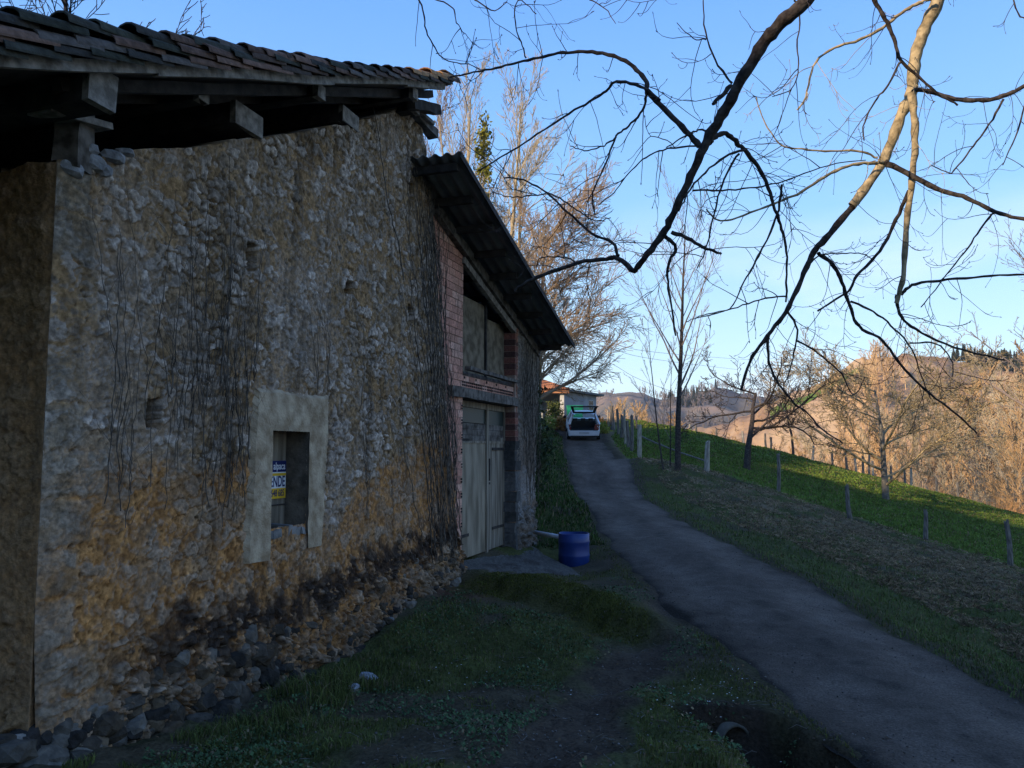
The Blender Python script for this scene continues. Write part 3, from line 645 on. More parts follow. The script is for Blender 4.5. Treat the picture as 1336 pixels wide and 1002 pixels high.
b = MB(); b.beam(W(5.86, 2.02, -.04), W(5.86, 2.50, -.04), .19, .20, up=(0, 1, 0), j=.012, segs=2); b.build('post', M['timber'], barn)
q0 = onwall(62, 140, .1); q1 = onwall(143, 166, .1); b = MB(); b.beam(W(q0[0], q0[1], .02), W(q1[0], q1[1], .02), .22, .05, j=.006, segs=3); b.build('bearing_board', M['timber_pale'], barn)
b = MB()
for k, (px, py, r) in enumerate([(118, 196, .075), (123, 212, .10), (150, 205, .09), (135, 222, .08), (165, 200, .07), (95, 222, .10)]):
    s, z = onwall(px, py); put_stone(b, W(s, z, -.02), r, 40 + k, (.25, .25, .255))
b.build('coping_stone', M['rubble'], barn, colors=True)

# ================================================================ BRICK AND STONE SHED WITH BARN DOORS
shed = empty('brick_shed', W(13.3, -1.9, 0), 'lean-to shed of red hollow brick and stone with double doors and dark sheet roof', 'shed')
SL, SRt = 13.46, 16.06      # opening
def rB(s): return 3.75 - .288 * (s - 12.07)
def bricks(mb, s0, s1, z0, z1, o, bl=.245, bh=.118, jt_=.012, ztop=None, end_dark=False, depth=.1):
    r = 0; z = z0
    while z < z1 - .03:
        zz = min(z + bh, z1); s = s0 - (bl / 2 if r % 2 else 0)
        while s < s1 - .02:
            a = max(s, s0); c = min(s + bl, s1)
            if c - a > .03 and (ztop is None or zz < ztop(c)):
                t = random.uniform(.75, 1.15); cc_ = random.choice([(.50, .25, .18), (.44, .21, .15), (.54, .31, .23), (.47, .24, .17)])
                mb.wbox(a + jt_ / 2, c - jt_ / 2, z + jt_ / 2, zz - jt_ / 2, o - depth, o + random.uniform(-.004, .004), tuple(x * t for x in cc_))
            s += bl
        z += bh; r += 1
bk = MB(); bricks(bk, 11.9, SL, -1.95, 3.8, -.06, ztop=rB)
# hollow ends at the left jamb and a course of brick ends over the lintel
bkd = bk
for k in range(22):
    z = -1.7 + k * .236
    if z > .8: break
    for q in (0, .045): bkd.wbox(SL - .058, SL - .012, z + q, z + q + .03, -.07, -.052, (.012, .008, .007))
for k in range(30):
    for q in (0, .05):
        bkd.wbox(SL - .05 + k * .088, SL + .008 + k * .088, 1.045 + q, 1.075 + q, -.05, -.046, (.012, .008, .007))
for k in range(5): bkd.wbox(SL + .02 + k * .52, SL + .075 + k * .52, 1.165, 1.205, -.05, -.044, (.012, .008, .007))
b = MB(); b.wbox(11.8, SL - .004, -2.3, 1.0, -.4, -.075)
poly = [(11.8, 1.0), (SL - .004, 1.0), (SL - .004, rB(SL) - .02), (11.8, rB(11.8) - .02)]
b.hexa([W(11.8, 1.0, -.075), W(SL - .004, 1.0, -.075), W(SL - .004, 1.0, -.4), W(11.8, 1.0, -.4), W(11.8, rB(11.8) - .02, -.075), W(SL - .004, rB(SL) - .02, -.075), W(SL - .004, rB(SL) - .02, -.4), W(11.8, rB(11.8) - .02, -.4)])
b.build('mortar_core', M['mortar'], shed)
bricks(bk, SL - .6, SRt + .15, 1.02, 1.22, -.052, bh=.10)
bk.build('brickwork', M['brick'], shed, colors=True); bk = MB()
# right jamb: brick reveal above, dark and pale courses
for k in range(22):
    z = .15 + k * .118
    if z > rB(SRt) - .1: break
    if .80 < z + .118 and z < 1.34:
        if bk.v: bk.build('jamb_brickwork', M['brick'], shed, colors=True); bk = MB()
        continue
    t = random.uniform(.5, .8); c = (.30 * t, .115 * t, .085 * t) if k % 2 else (.13 * t, .06 * t, .05 * t)
    bk.wbox(SRt, SRt + .2, z + .006, z + .112, -.30, -.02, c)
bk.build('jamb_brickwork', M['brick'], shed, colors=True)
b = MB(); b.wbox(SRt + .012, SRt + .19, -2.3, rB(SRt) - .1, -.40, -.03); b.build('mortar_core', M['mortar'], shed)
b = MB()
for k in range(11):
    z = -1.95 + k * .195; 
    b.wbox(SRt - .03 - random.uniform(0, .03), SRt + .25, z, z + .185, -.30, .0 + random.uniform(-.02, .02), (lambda g_: (g_, g_ * .97, g_ * .93))(random.uniform(.045, .12)), j=.014)
b.build('jamb_stone', M['rubble'], shed, colors=True)
# stone pier
nu3, nv3 = 130, 330
uu, vv_ = np.meshgrid(np.linspace(0, 1, nu3), np.linspace(0, 1, nv3), indexing='ij')
Zp = -2.7 + vv_ * (2.7 + rB(SRt + .1 + uu * 1.5) - .04); ep = np.interp(Zp, [-2.7, -1.9, .3, 2.2], [17.5, 17.42, 17.42, 17.72]) + (fbm(Zp * 5, Zp * 0, 240, 3) - .5) * .1
Sp = SRt + .08 + uu * (ep - SRt - .08)
D, colp = masonry(Sp, Zp, 1500); D = D * 1.3; grey = mixc(C3(.075, .066, .054), C3(.23, .215, .195), fbm(Sp * 6, Zp * 6, 250, 5)); colp = mixc(colp, grey, .75 + 0 * Sp)
colp = mixc(colp, C3(.33, .15, .10), ss(.17, .13, Sp - SRt + (fbm(Sp * 9, Zp * 9, 251) - .5) * .06) * ss(.0, .3, Zp) * .8)
colp = mixc(colp, C3(.27, .26, .25), ss(.55, .65, fbm(Sp * 2.4, Zp * 2.4, 252, 3)) * ss(.3, -.4, Zp) * .5)
P = np.empty(Sp.shape + (3,)); o_ = D - .01; P[..., 0] = WO[0] + WD[0] * Sp + WN[0] * o_; P[..., 1] = WO[1] + WD[1] * Sp + WN[1] * o_; P[..., 2] = Zp
Pb = P - .4 * WN; idx = np.arange(nu3 * nv3).reshape(nu3, nv3); n_ = nu3 * nv3; add = []
for line in (idx[:, -1], idx[-1, ::-1], idx[0, :]):
    a = line[:-1]; c = line[1:]; add.append(np.stack([a, c, c + n_, a + n_], -1))
mk('stone_pier', np.concatenate([P.reshape(-1, 3), Pb.reshape(-1, 3)]), np.concatenate([grid_faces(nu3, nv3)] + add), M['masonry'], shed, smooth=True, cols=np.concatenate([colp.reshape(-1, 3)] * 2))
# lintel, sill, doors
b = MB(); b.beam(W(12.85, .93, -.035), W(SRt + .12, .93, -.035), .10, .16, j=.008, segs=10); b.build('lintel', M['timber'], shed)
b = MB(); b.wbox(SL, SRt, .84, 1.0, -.4, -.09); b.build('lintel', M['timber_dark'], shed)
b = MB(); b.beam(W(SL + .02, 1.335, .02), W(SRt + .02, 1.32, .02), .10, .06, j=.006, segs=8); b.wbox(SL, SRt, 1.22, 1.31, -.2, -.16); b.build('hatch_sill', M['timber'], shed)
ox = -.24
door_l, door_r = SL - .02, SRt
mid = onwall(634.5, 600, ox)[0]; tz = onwall(632, 577, ox)[1]; z_top = onwall(630, 534, ox)[1]; zb_l = -1.80
def leaf(s0, s1, m, z1, planks=None):
    b = MB()
    if planks:
        w_ = (s1 - s0) / planks
        for k in range(planks): b.wbox(s0 + k * w_ + .004, s0 + (k + 1) * w_ - .004, zb_l + random.uniform(0, .015), z1, ox - .035, ox + random.uniform(-.004, .004))
    else: b.wbox(s0, s1, zb_l, z1, ox - .03, ox)
    return b.build('door', M[m], shed)
dl = leaf(door_l, mid - .05, 'board', tz - .02); dl['label'] = 'plain pale board door leaf'
tr2 = onwall(656, 573, ox)[1]
dr = leaf(mid + .05, door_r - .02, 'plank', tr2 + .02, 4); dr['label'] = 'grey vertical plank door leaf'
b = MB(); b.wbox(mid + .10, mid + .14, -.55, -.15, ox + .003, ox + .03); b.wbox(mid + .06, mid + .16, -.62, -.58, ox + .003, ox + .02); b.build('latch', M['timber_dark'], dr)
b = MB(); b.wbox(mid - .05, mid + .035, zb_l - .03, .84, ox - .04, ox + .035, j=.006); b.wbox(door_l, door_r, tz - .02, tz + .02, ox - .035, ox + .012); b.wbox(door_l, door_r, z_top, .84, ox - .035, ox + .02)
b.wbox(door_r - .05, door_r - .003, zb_l, .84, ox - .04, ox + .02); b.build('door_frame', M['plank'], shed)
for zz in (-1.45, .15):
    b = MB(); b.wbox(door_l + .02, door_l + .75, zz, zz + .05, ox + .001, ox + .012); b.build('strap_hinge', M['timber_dark'], dl)
for zz in (-1.45, .0):
    b = MB(); b.wbox(door_r - .70, door_r - .06, zz, zz + .05, ox + .005, ox + .014); b.build('strap_hinge', M['timber_dark'], dr)
gz1 = onwall(632, 553, ox)[1]
b = MB(); b.wbox(door_l, mid - .055, gz1, z_top - .003, ox - .03, ox - .008); b.wbox(mid + .04, door_r - .055, gz1 - .02, z_top - .003, ox - .03, ox - .008); b.build('transom_pane', M['glass_green'], shed)
b = MB()
for k in range(3):
    h = (gz1 - tz - .03) / 3
    b.wbox(door_l, mid - .055, tz + .022 + k * h, tz + .018 + (k + 1) * h, ox - .03, ox - .0); b.wbox(mid + .04, door_r - .055, tz + .022 + k * h, tz + .018 + (k + 1) * h, ox - .03, ox - .0)
b.build('transom_board', M['timber'], shed)
# upper hatch
hz1 = onwall(630, 395, ox)[1] - .14
b = MB(); hm = onwall(633, 450, ox)[0]
b.wbox(SL - .02, hm - .03, 1.3, hz1 + .1, ox - .03, ox - .01); b.wbox(hm + .03, SRt, 1.3, hz1 - .12, ox - .03, ox - .006); 
M['hatch'] = mat('weathered panel', (.095, .075, .05), (.21, .17, .12), scale=6, bump=.004, bscale=30, rough=.95, spec=.1); b.build('hatch_panel', M['hatch'], shed)
b = MB(); b.wbox(hm - .03, hm + .03, 1.3, rB(hm) - .1, ox - .04, ox + .03); b.build('hatch_post', M['timber_dark'], shed)
b = MB(); b.wbox(SL - .5, SRt + .3, -2, 3.5, -.9, -.85); b.build('interior_backing', M['black'], shed)
# barge timber under the roof
b = MB(); b.beam(W(12.2, rB(12.2) - .11, -.0), W(17.6, rB(17.6) - .11, -.0), .10, .16, j=.008, segs=14); b.build('barge_timber', M['timber'], shed)
b = MB(); b.beam(W(13.4, rB(13.4) - .26, -.05), W(16.1, rB(16.1) - .26, -.05), .08, .11, j=.008, segs=8); b.build('barge_timber', M['timber_pale'], shed)
# roof sheets: corrugated along the slope
def onroofB(px, py, dz=0.0):
    d = ray(px, py); # z = 3.75 -.288*((P-WO).WD-12.07)+dz
    c = 3.75 + dz + .288 * 12.07 + .288 * (WO @ WD) * 1.0; t = c / (d[2] + .288 * (d @ WD)); P_ = d * t
    return (P_ - WO) @ WD, (P_ - WO) @ WN, P_[2]
r0 = onroofB(606, 205); r1 = onroofB(748, 452); r2 = onroofB(556, 208); r3 = onroofB(705, 457)
print('ROOFB', r0, r1, r2, r3)
so0 = r2[0] * .5 + r0[0] * .5; so1 = r1[0] * .5 + r3[0] * .5; oo = .5 * (r0[1] + r1[1])
os_ = np.arange(-6.8, oo, .022); sgr = np.linspace(so0, so1, 30)
SS_, OO_ = np.meshgrid(sgr, os_, indexing='ij'); sheet = np.floor((SS_ - so0) / 1.25)
ZZ = 3.80 - .288 * (SS_ - 12.07) + .024 * np.sin((OO_) * 2 * math.pi / .177) - .012 * ((SS_ - so0) / 1.25 - sheet) + (fbm(SS_, OO_, 260, 2) - .5) * .03
P = np.empty(SS_.shape + (3,)); P[..., 0] = WO[0] + WD[0] * SS_ + WN[0] * OO_; P[..., 1] = WO[1] + WD[1] * SS_ + WN[1] * OO_; P[..., 2] = ZZ
nA_, nB_ = SS_.shape; Pt = P.copy(); Pt[..., 2] += .012; idx = np.arange(nA_ * nB_).reshape(nA_, nB_); n_ = nA_ * nB_; add = []
for line in (idx[:, -1], idx[0, :], idx[-1, ::-1], idx[::-1, 0]):
    a = line[:-1]; c = line[1:]; add.append(np.stack([a, c, c + n_, a + n_], -1))
mk('roof_sheet', np.concatenate([P.reshape(-1, 3), Pt.reshape(-1, 3)]), np.concatenate([grid_faces(nA_, nB_), grid_faces(nA_, nB_)[:, ::-1] + n_] + add), M['cement_sheet'], shed, smooth=True)
for k in range(9):
    s = so0 + .16 + (so1 - so0 - .3) * k / 8; b = MB(); b.beam(W(s, 3.80 - .288 * (s - 12.07) - .085, -5), W(s, 3.80 - .288 * (s - 12.07) - .085, oo - random.uniform(.12, .3)), .09, .11, j=.006, segs=6); b.build('purlin', M['timber_dark'], shed)
b = MB(); b.beam(W(so0, 3.80 - .288 * (so0 - 12.07) - .02, oo - .02), W(so1, 3.80 - .288 * (so1 - 12.07) - .02, oo - .02), .02, .09, segs=10, j=.003); b.build('verge_board', M['timber_dark'], shed)
b = MB(); b.wbox(11.9, 17.3, -2.2, 2.0, -6.6, -6.3); b.wbox(17.0, 17.35, -2.2, 2.1, -6.3, -.4); b.build('wall', M['stone'], shed)
# ================================================================ ground placement helper
def hit(px, py, y0=3, y1=70):
    d = ray(px, py); ys = np.linspace(y0, y1, 1400); x = d[0] / d[1] * ys; z = d[2] / d[1] * ys; g = ground_z(x, ys, False)
    below = np.where(z < g)[0]
    if len(below) == 0: i = int(np.argmin(np.abs(z - g)))
    else: i = int(below[0])
    return float(x[i]), float(ys[i]), gz(x[i], ys[i])
# ================================================================ DEAD IVY
ivy = empty('climbing_plant', W(12.3, -1.6, .1), 'leafless dark ivy stems climbing the stone wall beside the brickwork', 'climbing plant')
T = Tubes()
def ivy_stem(s, z0, z1, drift, r, off=.055):
    n = max(6, int((z1 - z0) / .09)); zz = np.linspace(z0, z1, n); ss_ = [s]
    k = 0.0
    for i in range(1, n): k += random.uniform(-.012, .012); k *= .9; ss_.append(ss_[-1] + k + drift * (zz[i] - zz[i - 1]))
    pts = [W(a, z + random.uniform(-.01, .01), off + random.uniform(-.012, .02)) for a, z in zip(ss_, zz)]
    T.add(pts, np.linspace(r, r * .4, n), 4); return list(zip(ss_, zz))
for k in range(75):   # dense curtain by the barn's far end
    z0 = random.uniform(-1.6, 2.6); z1 = min(z0 + random.uniform(.8, 3.4), 4.3); s0 = float(wall_end(z0)) - abs(random.gauss(0, .42)) - .02
    if random.random() < .3: z0 = -1.6
    st = ivy_stem(s0, z0, z1, -.19 + random.uniform(-.09, .05), random.uniform(.004, .010), .07)
    for q in range(3):
        a = random.choice(st); ivy_stem(a[0], a[1], min(a[1] + random.uniform(.2, .7), 4.5), random.uniform(-.7, .7), .003, .075)
T.build('ivy_stem', M['vine'], ivy)
ivy2 = empty('climbing_plant', W(6.6, -.2, .1), 'thin leafless creeper stems on the wall left of the plastered window', 'climbing plant')
T = Tubes()
for k in range(75):
    px = random.choice([random.uniform(125, 330)] * 3 + [random.uniform(255, 330)] * 2 + [random.uniform(330, 540)]); s, z = onwall(px, random.uniform(500, 690)); 
    if 7.85 < s < 9.35: z = max(z, .66)
    z1 = z + random.uniform(.5, 1.5) * (1.3 if px < 330 else 1.0); r = random.uniform(.002, .0052)
    st = ivy_stem(s, z, z1, random.uniform(-.12, .12), r, .045)
    for q in range(3):
        a = random.choice(st); ivy_stem(a[0], a[1], a[1] + random.uniform(.1, .5), random.uniform(-.9, .9), .002, .05)
for px, y0_, y1_, r in [(148, 500, 330, .006), (152, 380, 300, .004), (290, 440, 200, .005), (262, 420, 260, .005), (280, 500, 340, .006), (305, 590, 350, .006), (318, 600, 420, .008), (245, 600, 330, .004), (212, 520, 380, .004)]:
    a = onwall(px, y0_); c = onwall(px, y1_); ivy_stem(a[0], a[1], c[1], (c[0] - a[0]) / (c[1] - a[1]), r, .05)
T.build('ivy_stem', M['vine'], ivy2)
ivy3 = empty('climbing_plant', W(16.8, -1.6, .1), 'matted dead creeper covering the stone pier right of the barn doors', 'climbing plant')
T = Tubes()
for k in range(130):
    z0 = random.uniform(-1.0, 1.6); ivy_stem(random.uniform(SRt + .2, 17.45), z0, min(z0 + random.uniform(.4, 1.6), 2.2), random.uniform(-.15, .15), random.uniform(.003, .008), .07)
T.build('ivy_stem', M['vine'], ivy3)

# ================================================================ DRUM, PIPE, RAMP, CULVERT
m_drum = mat('blue plastic', (.005, .022, .12), (.009, .034, .17), scale=4, rough=.42, bump=.001, bscale=20, spec=.5)
m_pvc = mat('white plastic pipe', (.55, .56, .58), (.68, .69, .70), scale=6, rough=.4)
dx, dy, dz = float(at(749, 737, 14.8)[0]), 14.8, float(at(749, 741, 14.8)[2]) - .03
dz += .07
drum = empty('plastic_drum', (dx, dy, dz), 'cut down blue plastic drum standing open beside the lane', 'drum')
prof = [(.272, 0), (.285, .02), (.285, .17), (.291, .19), (.291, .21), (.285, .23), (.285, .42), (.292, .44), (.292, .46), (.286, .48), (.284, .595), (.270, .60), (.270, .04), (0.0, .04)]
n = 40; vs = []; fs = []
for i, (r, h) in enumerate(prof):
    for k in range(n): a = 2 * math.pi * k / n; vs.append((dx + r * math.cos(a), dy + r * math.sin(a), dz + h + .006 * math.sin(a * 3) * (h > .5)))
for i in range(len(prof) - 1):
    for k in range(n): fs.append((i * n + k, i * n + (k + 1) % n, (i + 1) * n + (k + 1) % n, (i + 1) * n + k))
o = mk('body', vs, fs, m_drum, drum, smooth=True)
water = MB(); water.cyl((dx, dy, dz + .28), (dx, dy, dz + .30), .268, n=32); water.build('rainwater', glass('rainwater', (.02, .025, .03), .05), drum)
pa = at(698, 694.5, 16.2); pb = at(738, 702, 14.75)
pipe = MB(); pipe.cyl(pa, pb, .042, n=16); po = pipe.build('drain_pipe', m_pvc, None, smooth=True)
tag(po, 'white plastic drain pipe leading from the stone pier to the blue drum', 'pipe')
# ramp slab in front of the doors
rm_ = [at(606, 742, 12.55), at(668, 727, 13.9), at(705, 728, 14.9), at(748, 755, 13.4), at(706, 768, 12.2), at(648, 757, 11.9)]
rz = [-1.83, -1.84, -1.93, -2.06, -2.02, -1.93]
tag_r = MB(); N_ = 26; gridp = []
import itertools
def ramp_pt(u, v):
    A_ = np.array([*W(13.35, 0, -.28)[:2], -1.80]); B_ = np.array([*W(17.0, 0, .0)[:2], -1.93]); 
    C_ = np.array([*at(775, 765, 12.9)[:2], -2.12]); D_ = np.array([*at(650, 757, 12.0)[:2], -1.97])
    top = A_ * (1 - u) + B_ * u; bot = D_ * (1 - u) + C_ * u; p = top * (1 - v) + bot * v
    p = p + np.array([0, 0, .035 * (vn(np.array([p[0] * 2.2]), np.array([p[1] * 2.2]), 5)[0] - .5) + .03 * (vn(np.array([p[0] * 7]), np.array([p[1] * 7]), 6)[0] - .5)]); 
    if v > .9: p[2] -= .05 * (v - .9) * 10
    w = .07 * (vn(np.array([u * 9.]), np.array([v * 9.]), 8)[0] - .5); p[0] += w; return p
for i in range(N_ + 1):
    for j in range(N_ + 1): gridp.append(ramp_pt(i / N_, j / N_))
gp = np.array(gridp); low = gp.copy(); low[:, 2] -= .35
f = grid_faces(N_ + 1, N_ + 1); nn = len(gp); idx = np.arange(nn).reshape(N_ + 1, N_ + 1); add = []
for line in (idx[:, -1], idx[-1, ::-1], idx[0, :], idx[::-1, 0]):
    a = line[:-1]; c = line[1:]; add.append(np.stack([a, c, c + nn, a + nn], -1))
cx = gp[:, 0]; cy = gp[:, 1]; cn = fbm(cx * 3, cy * 3, 400, 4); cf = fbm(cx * 14, cy * 14, 402, 3)
rc_ = mixc(C3(.055, .048, .040), C3(.155, .14, .12), cf * .6 + cn * .4); dlg = seg_d(cx, cy, ledge); rc_ = mixc(rc_, mixc(C3(.045, .05, .012), C3(.10, .11, .025), cf), ss(.6, .15, dlg + (cn - .5) * .9))
rc_ = mixc(rc_, C3(.04, .03, .025), ss(.55, .65, cn) * .7)
M['ramp'] = mat('mossy concrete', (1, 1, 1), attr=True, scale=30, bump=.015, bscale=30, rough=1, spec=.1)
ro = mk('concrete_ramp', np.concatenate([gp, low]), np.concatenate([f[:, ::-1]] + add), M['ramp'], None, smooth=False, cols=np.concatenate([rc_, rc_]))
tag(ro, 'cracked concrete ramp edged with moss in front of the barn doors', 'ramp')
# culvert
cx, cy = float(ditch[0][0]) + .06, float(ditch[0][1]) + .06; cz = float(base_z(cx, cy)) - .22
dr_ = Vector((.30, -.85, .02)).normalized(); c0 = Vector((cx, cy, cz)); R0, R1 = .15, .128; n = 28
vs = []; u = dr_.orthogonal().normalized(); v = dr_.cross(u)
for (t, r) in ((-.75, R0), (.05, R0), (.05, R1), (-.75, R1)):
    for k in range(n): a = 2 * math.pi * k / n; vs.append(c0 + dr_ * t + (u * math.cos(a) + v * math.sin(a)) * r)
fs = [(i * n + k, i * n + (k + 1) % n, (i + 1) * n + (k + 1) % n, (i + 1) * n + k) for i in range(3) for k in range(n)]
fs.append(tuple(3 * n + k for k in range(n)))
M['pipe'] = mat('mossy stained concrete', (.045, .042, .032), (.12, .11, .09), scale=7, bump=.008, bscale=30, rough=1, spec=.05)
co = mk('culvert_pipe', vs, fs, M['pipe'], None, smooth=True); tag(co, 'concrete culvert pipe opening into the grassy ditch beside the lane', 'culvert')
M['mud'] = mat('wet mud', (.014, .012, .010), (.035, .028, .022), scale=6, bump=.02, bscale=18, rough=.7)
# loose fallen stones
for k, (px, py, r, lab) in enumerate([(481, 886, .085, 'pale fallen stone lying highest in the grass below the footing'), (462, 904, .06, 'small flat fallen stone just left of the palest stone in the grass'), (519, 790, .11, 'larger tilted stone at the grass edge near the barn corner'),
                            (508, 815, .07, 'rounded stone half buried below the larger tilted one'), (415, 905, .06, 'grey stone fallen from the rubble footing into long grass')]):
    x, y, z = hit(px, py); mb = MB(); put_stone(mb, (0, 0, r * .25), r, 70 + k, (.30, .30, .31) if k < 2 else (.17, .165, .155)); so_ = mb.build('fallen_stone', M['rubble'], None, colors=True); so_.location = (x, y, z)
    tag(so_, lab, 'stone', 'stones fallen from the barn footing')

# ================================================================ FENCE POSTS
M['post'] = mat('split oak post', (.07, .062, .052), (.20, .18, .155), scale=7, stretch=(3, 3, .6), bump=.012, bscale=18, rough=.95)
M['post_pale'] = mat('pale chestnut post', (.22, .19, .15), (.42, .38, .31), scale=7, stretch=(3, 3, .6), bump=.01, bscale=18, rough=.95)
def post_mesh(name, seed, m, h=1.0, r=.06):
    rs = random.Random(seed); n = 9; rings = 9; vs = []; fs = []
    for i in range(rings):
        t = i / (rings - 1); z = -.35 / max(h, .1) * 0 + (-.3 + (h + .3) * t); sx_ = .03 * math.sin(seed + t * 4); 
        for k in range(n):
            a = 2 * math.pi * k / n; rr = r * (1.12 - .3 * t) * (1 + .35 * mnoise.noise((math.cos(a) * 1.4 + seed, math.sin(a) * 1.4, t * .8)))
            zz = z + (rs.uniform(-.06, .08) * (1 if t == 1 else 0))
            vs.append((math.cos(a) * rr + sx_, math.sin(a) * rr, zz))
    for i in range(rings - 1):
        for k in range(n): fs.append((i * n + k, i * n + (k + 1) % n, (i + 1) * n + (k + 1) % n, (i + 1) * n + k))
    vs.append((.02, 0, h * .97)); c_ = len(vs) - 1
    for k in range(n): fs.append(((rings - 1) * n + k, (rings - 1) * n + (k + 1) % n, c_))
    return mk(name, vs, fs, m, None)
def put_post(px, ytop, ybot, seed, m, label, group, wpx=6, lean=0.0, y0=3, y1=70, d=None):
    if d is None: x, y, z = hit(px, ybot, y0, y1)
    else: x, y, _ = at(px, ybot, d); z = float(at(px, ybot, d)[2]); z = min(z, gz(x, y)) if abs(z - gz(x, y)) < .6 else gz(x, y)
    top = at(px, ytop, y)[2]; h = max(.5, float(top) - z); o = post_mesh('fence_post', seed, M[m], h, wpx * y / F / 2); o.location = (x, y, z); o.rotation_euler = (random.uniform(-.03, .03), lean, seed)
    if lean: o.rotation_euler = (0, lean, 0)
    return tag(o, label, 'fence post', group)
G1 = 'posts of the old fence down the bank'
put_post(921, 577, 616, 1, 'post_pale', 'pale bare fence post leaning right, just right of the young trees', G1, 7, .12)
put_post(1016, 593, 641, 2, 'post', 'dark straight fence post on the bank right of the apple tree', G1, 5)
put_post(1110, 634, 676, 3, 'post', 'grey fence post leaning left on the bank below the round crowned tree', G1, 6, -.10)
put_post(1209, 667, 707, 4, 'post', 'short dark fence post second from the right photo edge', G1, 6, -.03)
put_post(1319, 681, 740, 5, 'post', 'tallest fence post on the bank, at the right photo edge', G1, 7, -.07)
G2 = 'posts crowded along the top of the lane'
for k, (px, a, c, w, m, lab) in enumerate([(834, 554, 598, 6, 'post_pale', 'nearest pale post of the crowded row beside the lane'), (824.5, 542, 589, 4.5, 'post', 'tall pointed post second in the crowded lane row'), (819, 549, 582, 4.5, 'post', 'shorter broad post third in the crowded lane row'),
      (815.5, 536, 577, 3, 'post_pale', 'thin tall pale post fourth in the crowded lane row'), (811, 542, 572, 5, 'post', 'stubby wide post fifth in the crowded lane row'), (806, 534, 568, 3.6, 'post', 'sixth post of the crowded lane row, dark and straight'),
      (799, 529, 561, 6, 'post', 'thick jagged dark post at the far end of the crowded lane row'), (793, 536, 559, 2, 'post_pale', 'slim sunlit post beyond the thick jagged one by the car'), (830, 537, 560, 2, 'post', 'very thin dark stake rising behind the crowded lane posts')]):
    put_post(px, a, c, 20 + k, m, lab, G2, w)
far_posts = [(865, 550, 565), (900, 554, 568), (908, 561, 570), (935, 560, 575), (970, 563, 581), (1000, 566, 587), (1006, 571, 589), (1060, 582, 601), (1086, 590, 605), (1104, 591, 611), (1117, 593, 613), (1126, 595, 620), (1135, 593, 618), (1139, 602, 621), (1164, 608, 624), (1180, 610, 628), (1189, 611, 630), (1222, 622, 642), (1250, 630, 650)]
pv = [post_mesh('fence_post', 50 + k, M['post'] if k != 1 else M['post_pale'], 1.15, .085) for k in range(3)]
for k, (px, a, c) in enumerate(far_posts):
    x, y, _ = at(px, c, 55.0); y = 55.5 - .008 * (px - 865); x, y, zz = at(px, c, y); z = gz(x, y)
    src = pv[k % 3]; o = src if k < 3 else src.copy()
    if k >= 3: link(o)
    hgt = float(at(px, a, y)[2]) - z; o.location = (x, y, z); o.scale = (1, 1, max(.6, min(1.6, hgt / 1.15))); o.rotation_euler = (0, random.uniform(-.06, .06), k * 1.3)
    tag(o, 'distant wooden post in the boundary fence along the crest of the pasture', 'fence post', 'boundary fence posts on the pasture crest')
def rail(pa, pb, r, label):
    T = Tubes(); pts = [np.array(pa) * (1 - t) + np.array(pb) * t + np.array([0, 0, -.06 * math.sin(t * math.pi)]) for t in np.linspace(0, 1, 8)]; T.add(pts, np.linspace(r, r * .8, 8), 6)
    o = T.build('fence_rail', M['post'], None); return tag(o, label, 'fence rail')
h1 = hit(836, 580, 25, 45); h2 = hit(921, 608); rail((h1[0], h1[1], float(at(836, 569, h1[1])[2])), (h2[0], h2[1], h2[2] + .25), .05, 'long fallen pole sloping from the lane posts to the leaning pale post')
rail(at(868, 566, 55), at(880, 558, 55.2), .06, 'diagonal brace pole left on the crest fence'); rail(at(890, 561, 55), at(897, 568, 55), .06, 'diagonal brace pole right on the crest fence')

# ================================================================ TREES
M['bark_dark'] = mat('dark bark', (.030, .024, .022), (.085, .07, .06), scale=18, bump=.012, bscale=50, rough=.95, spec=.1)
M['bark_lit'] = mat('sunlit tan bark', (.20, .155, .09), (.46, .36, .21), scale=14, bump=.008, bscale=50, rough=.95, spec=.1)
M['bark_grey'] = mat('grey bark', (.10, .09, .075), (.22, .20, .165), scale=6, bump=.012, bscale=30, rough=.95, spec=.1)
M['twig_tan'] = mat('tan twigs', (.34, .27, .17), (.52, .43, .29), scale=.8, rough=.95, spec=.1)
M['twig_grey'] = mat('grey twigs', (.16, .125, .105), (.28, .22, .19), scale=.8, rough=.95, spec=.1)
M['twig_rust'] = mat('russet twigs', (.27, .19, .12), (.44, .32, .21), scale=.5, rough=.95, spec=.1)
M['leaf_dead'] = mat('dead catkins', (.20, .09, .04), (.34, .17, .08), scale=3, rough=.95)
def rnd_perp(d):
    v = Vector((random.gauss(0, 1), random.gauss(0, 1), random.gauss(0, 1))); v -= d * v.dot(d); return v.normalized()
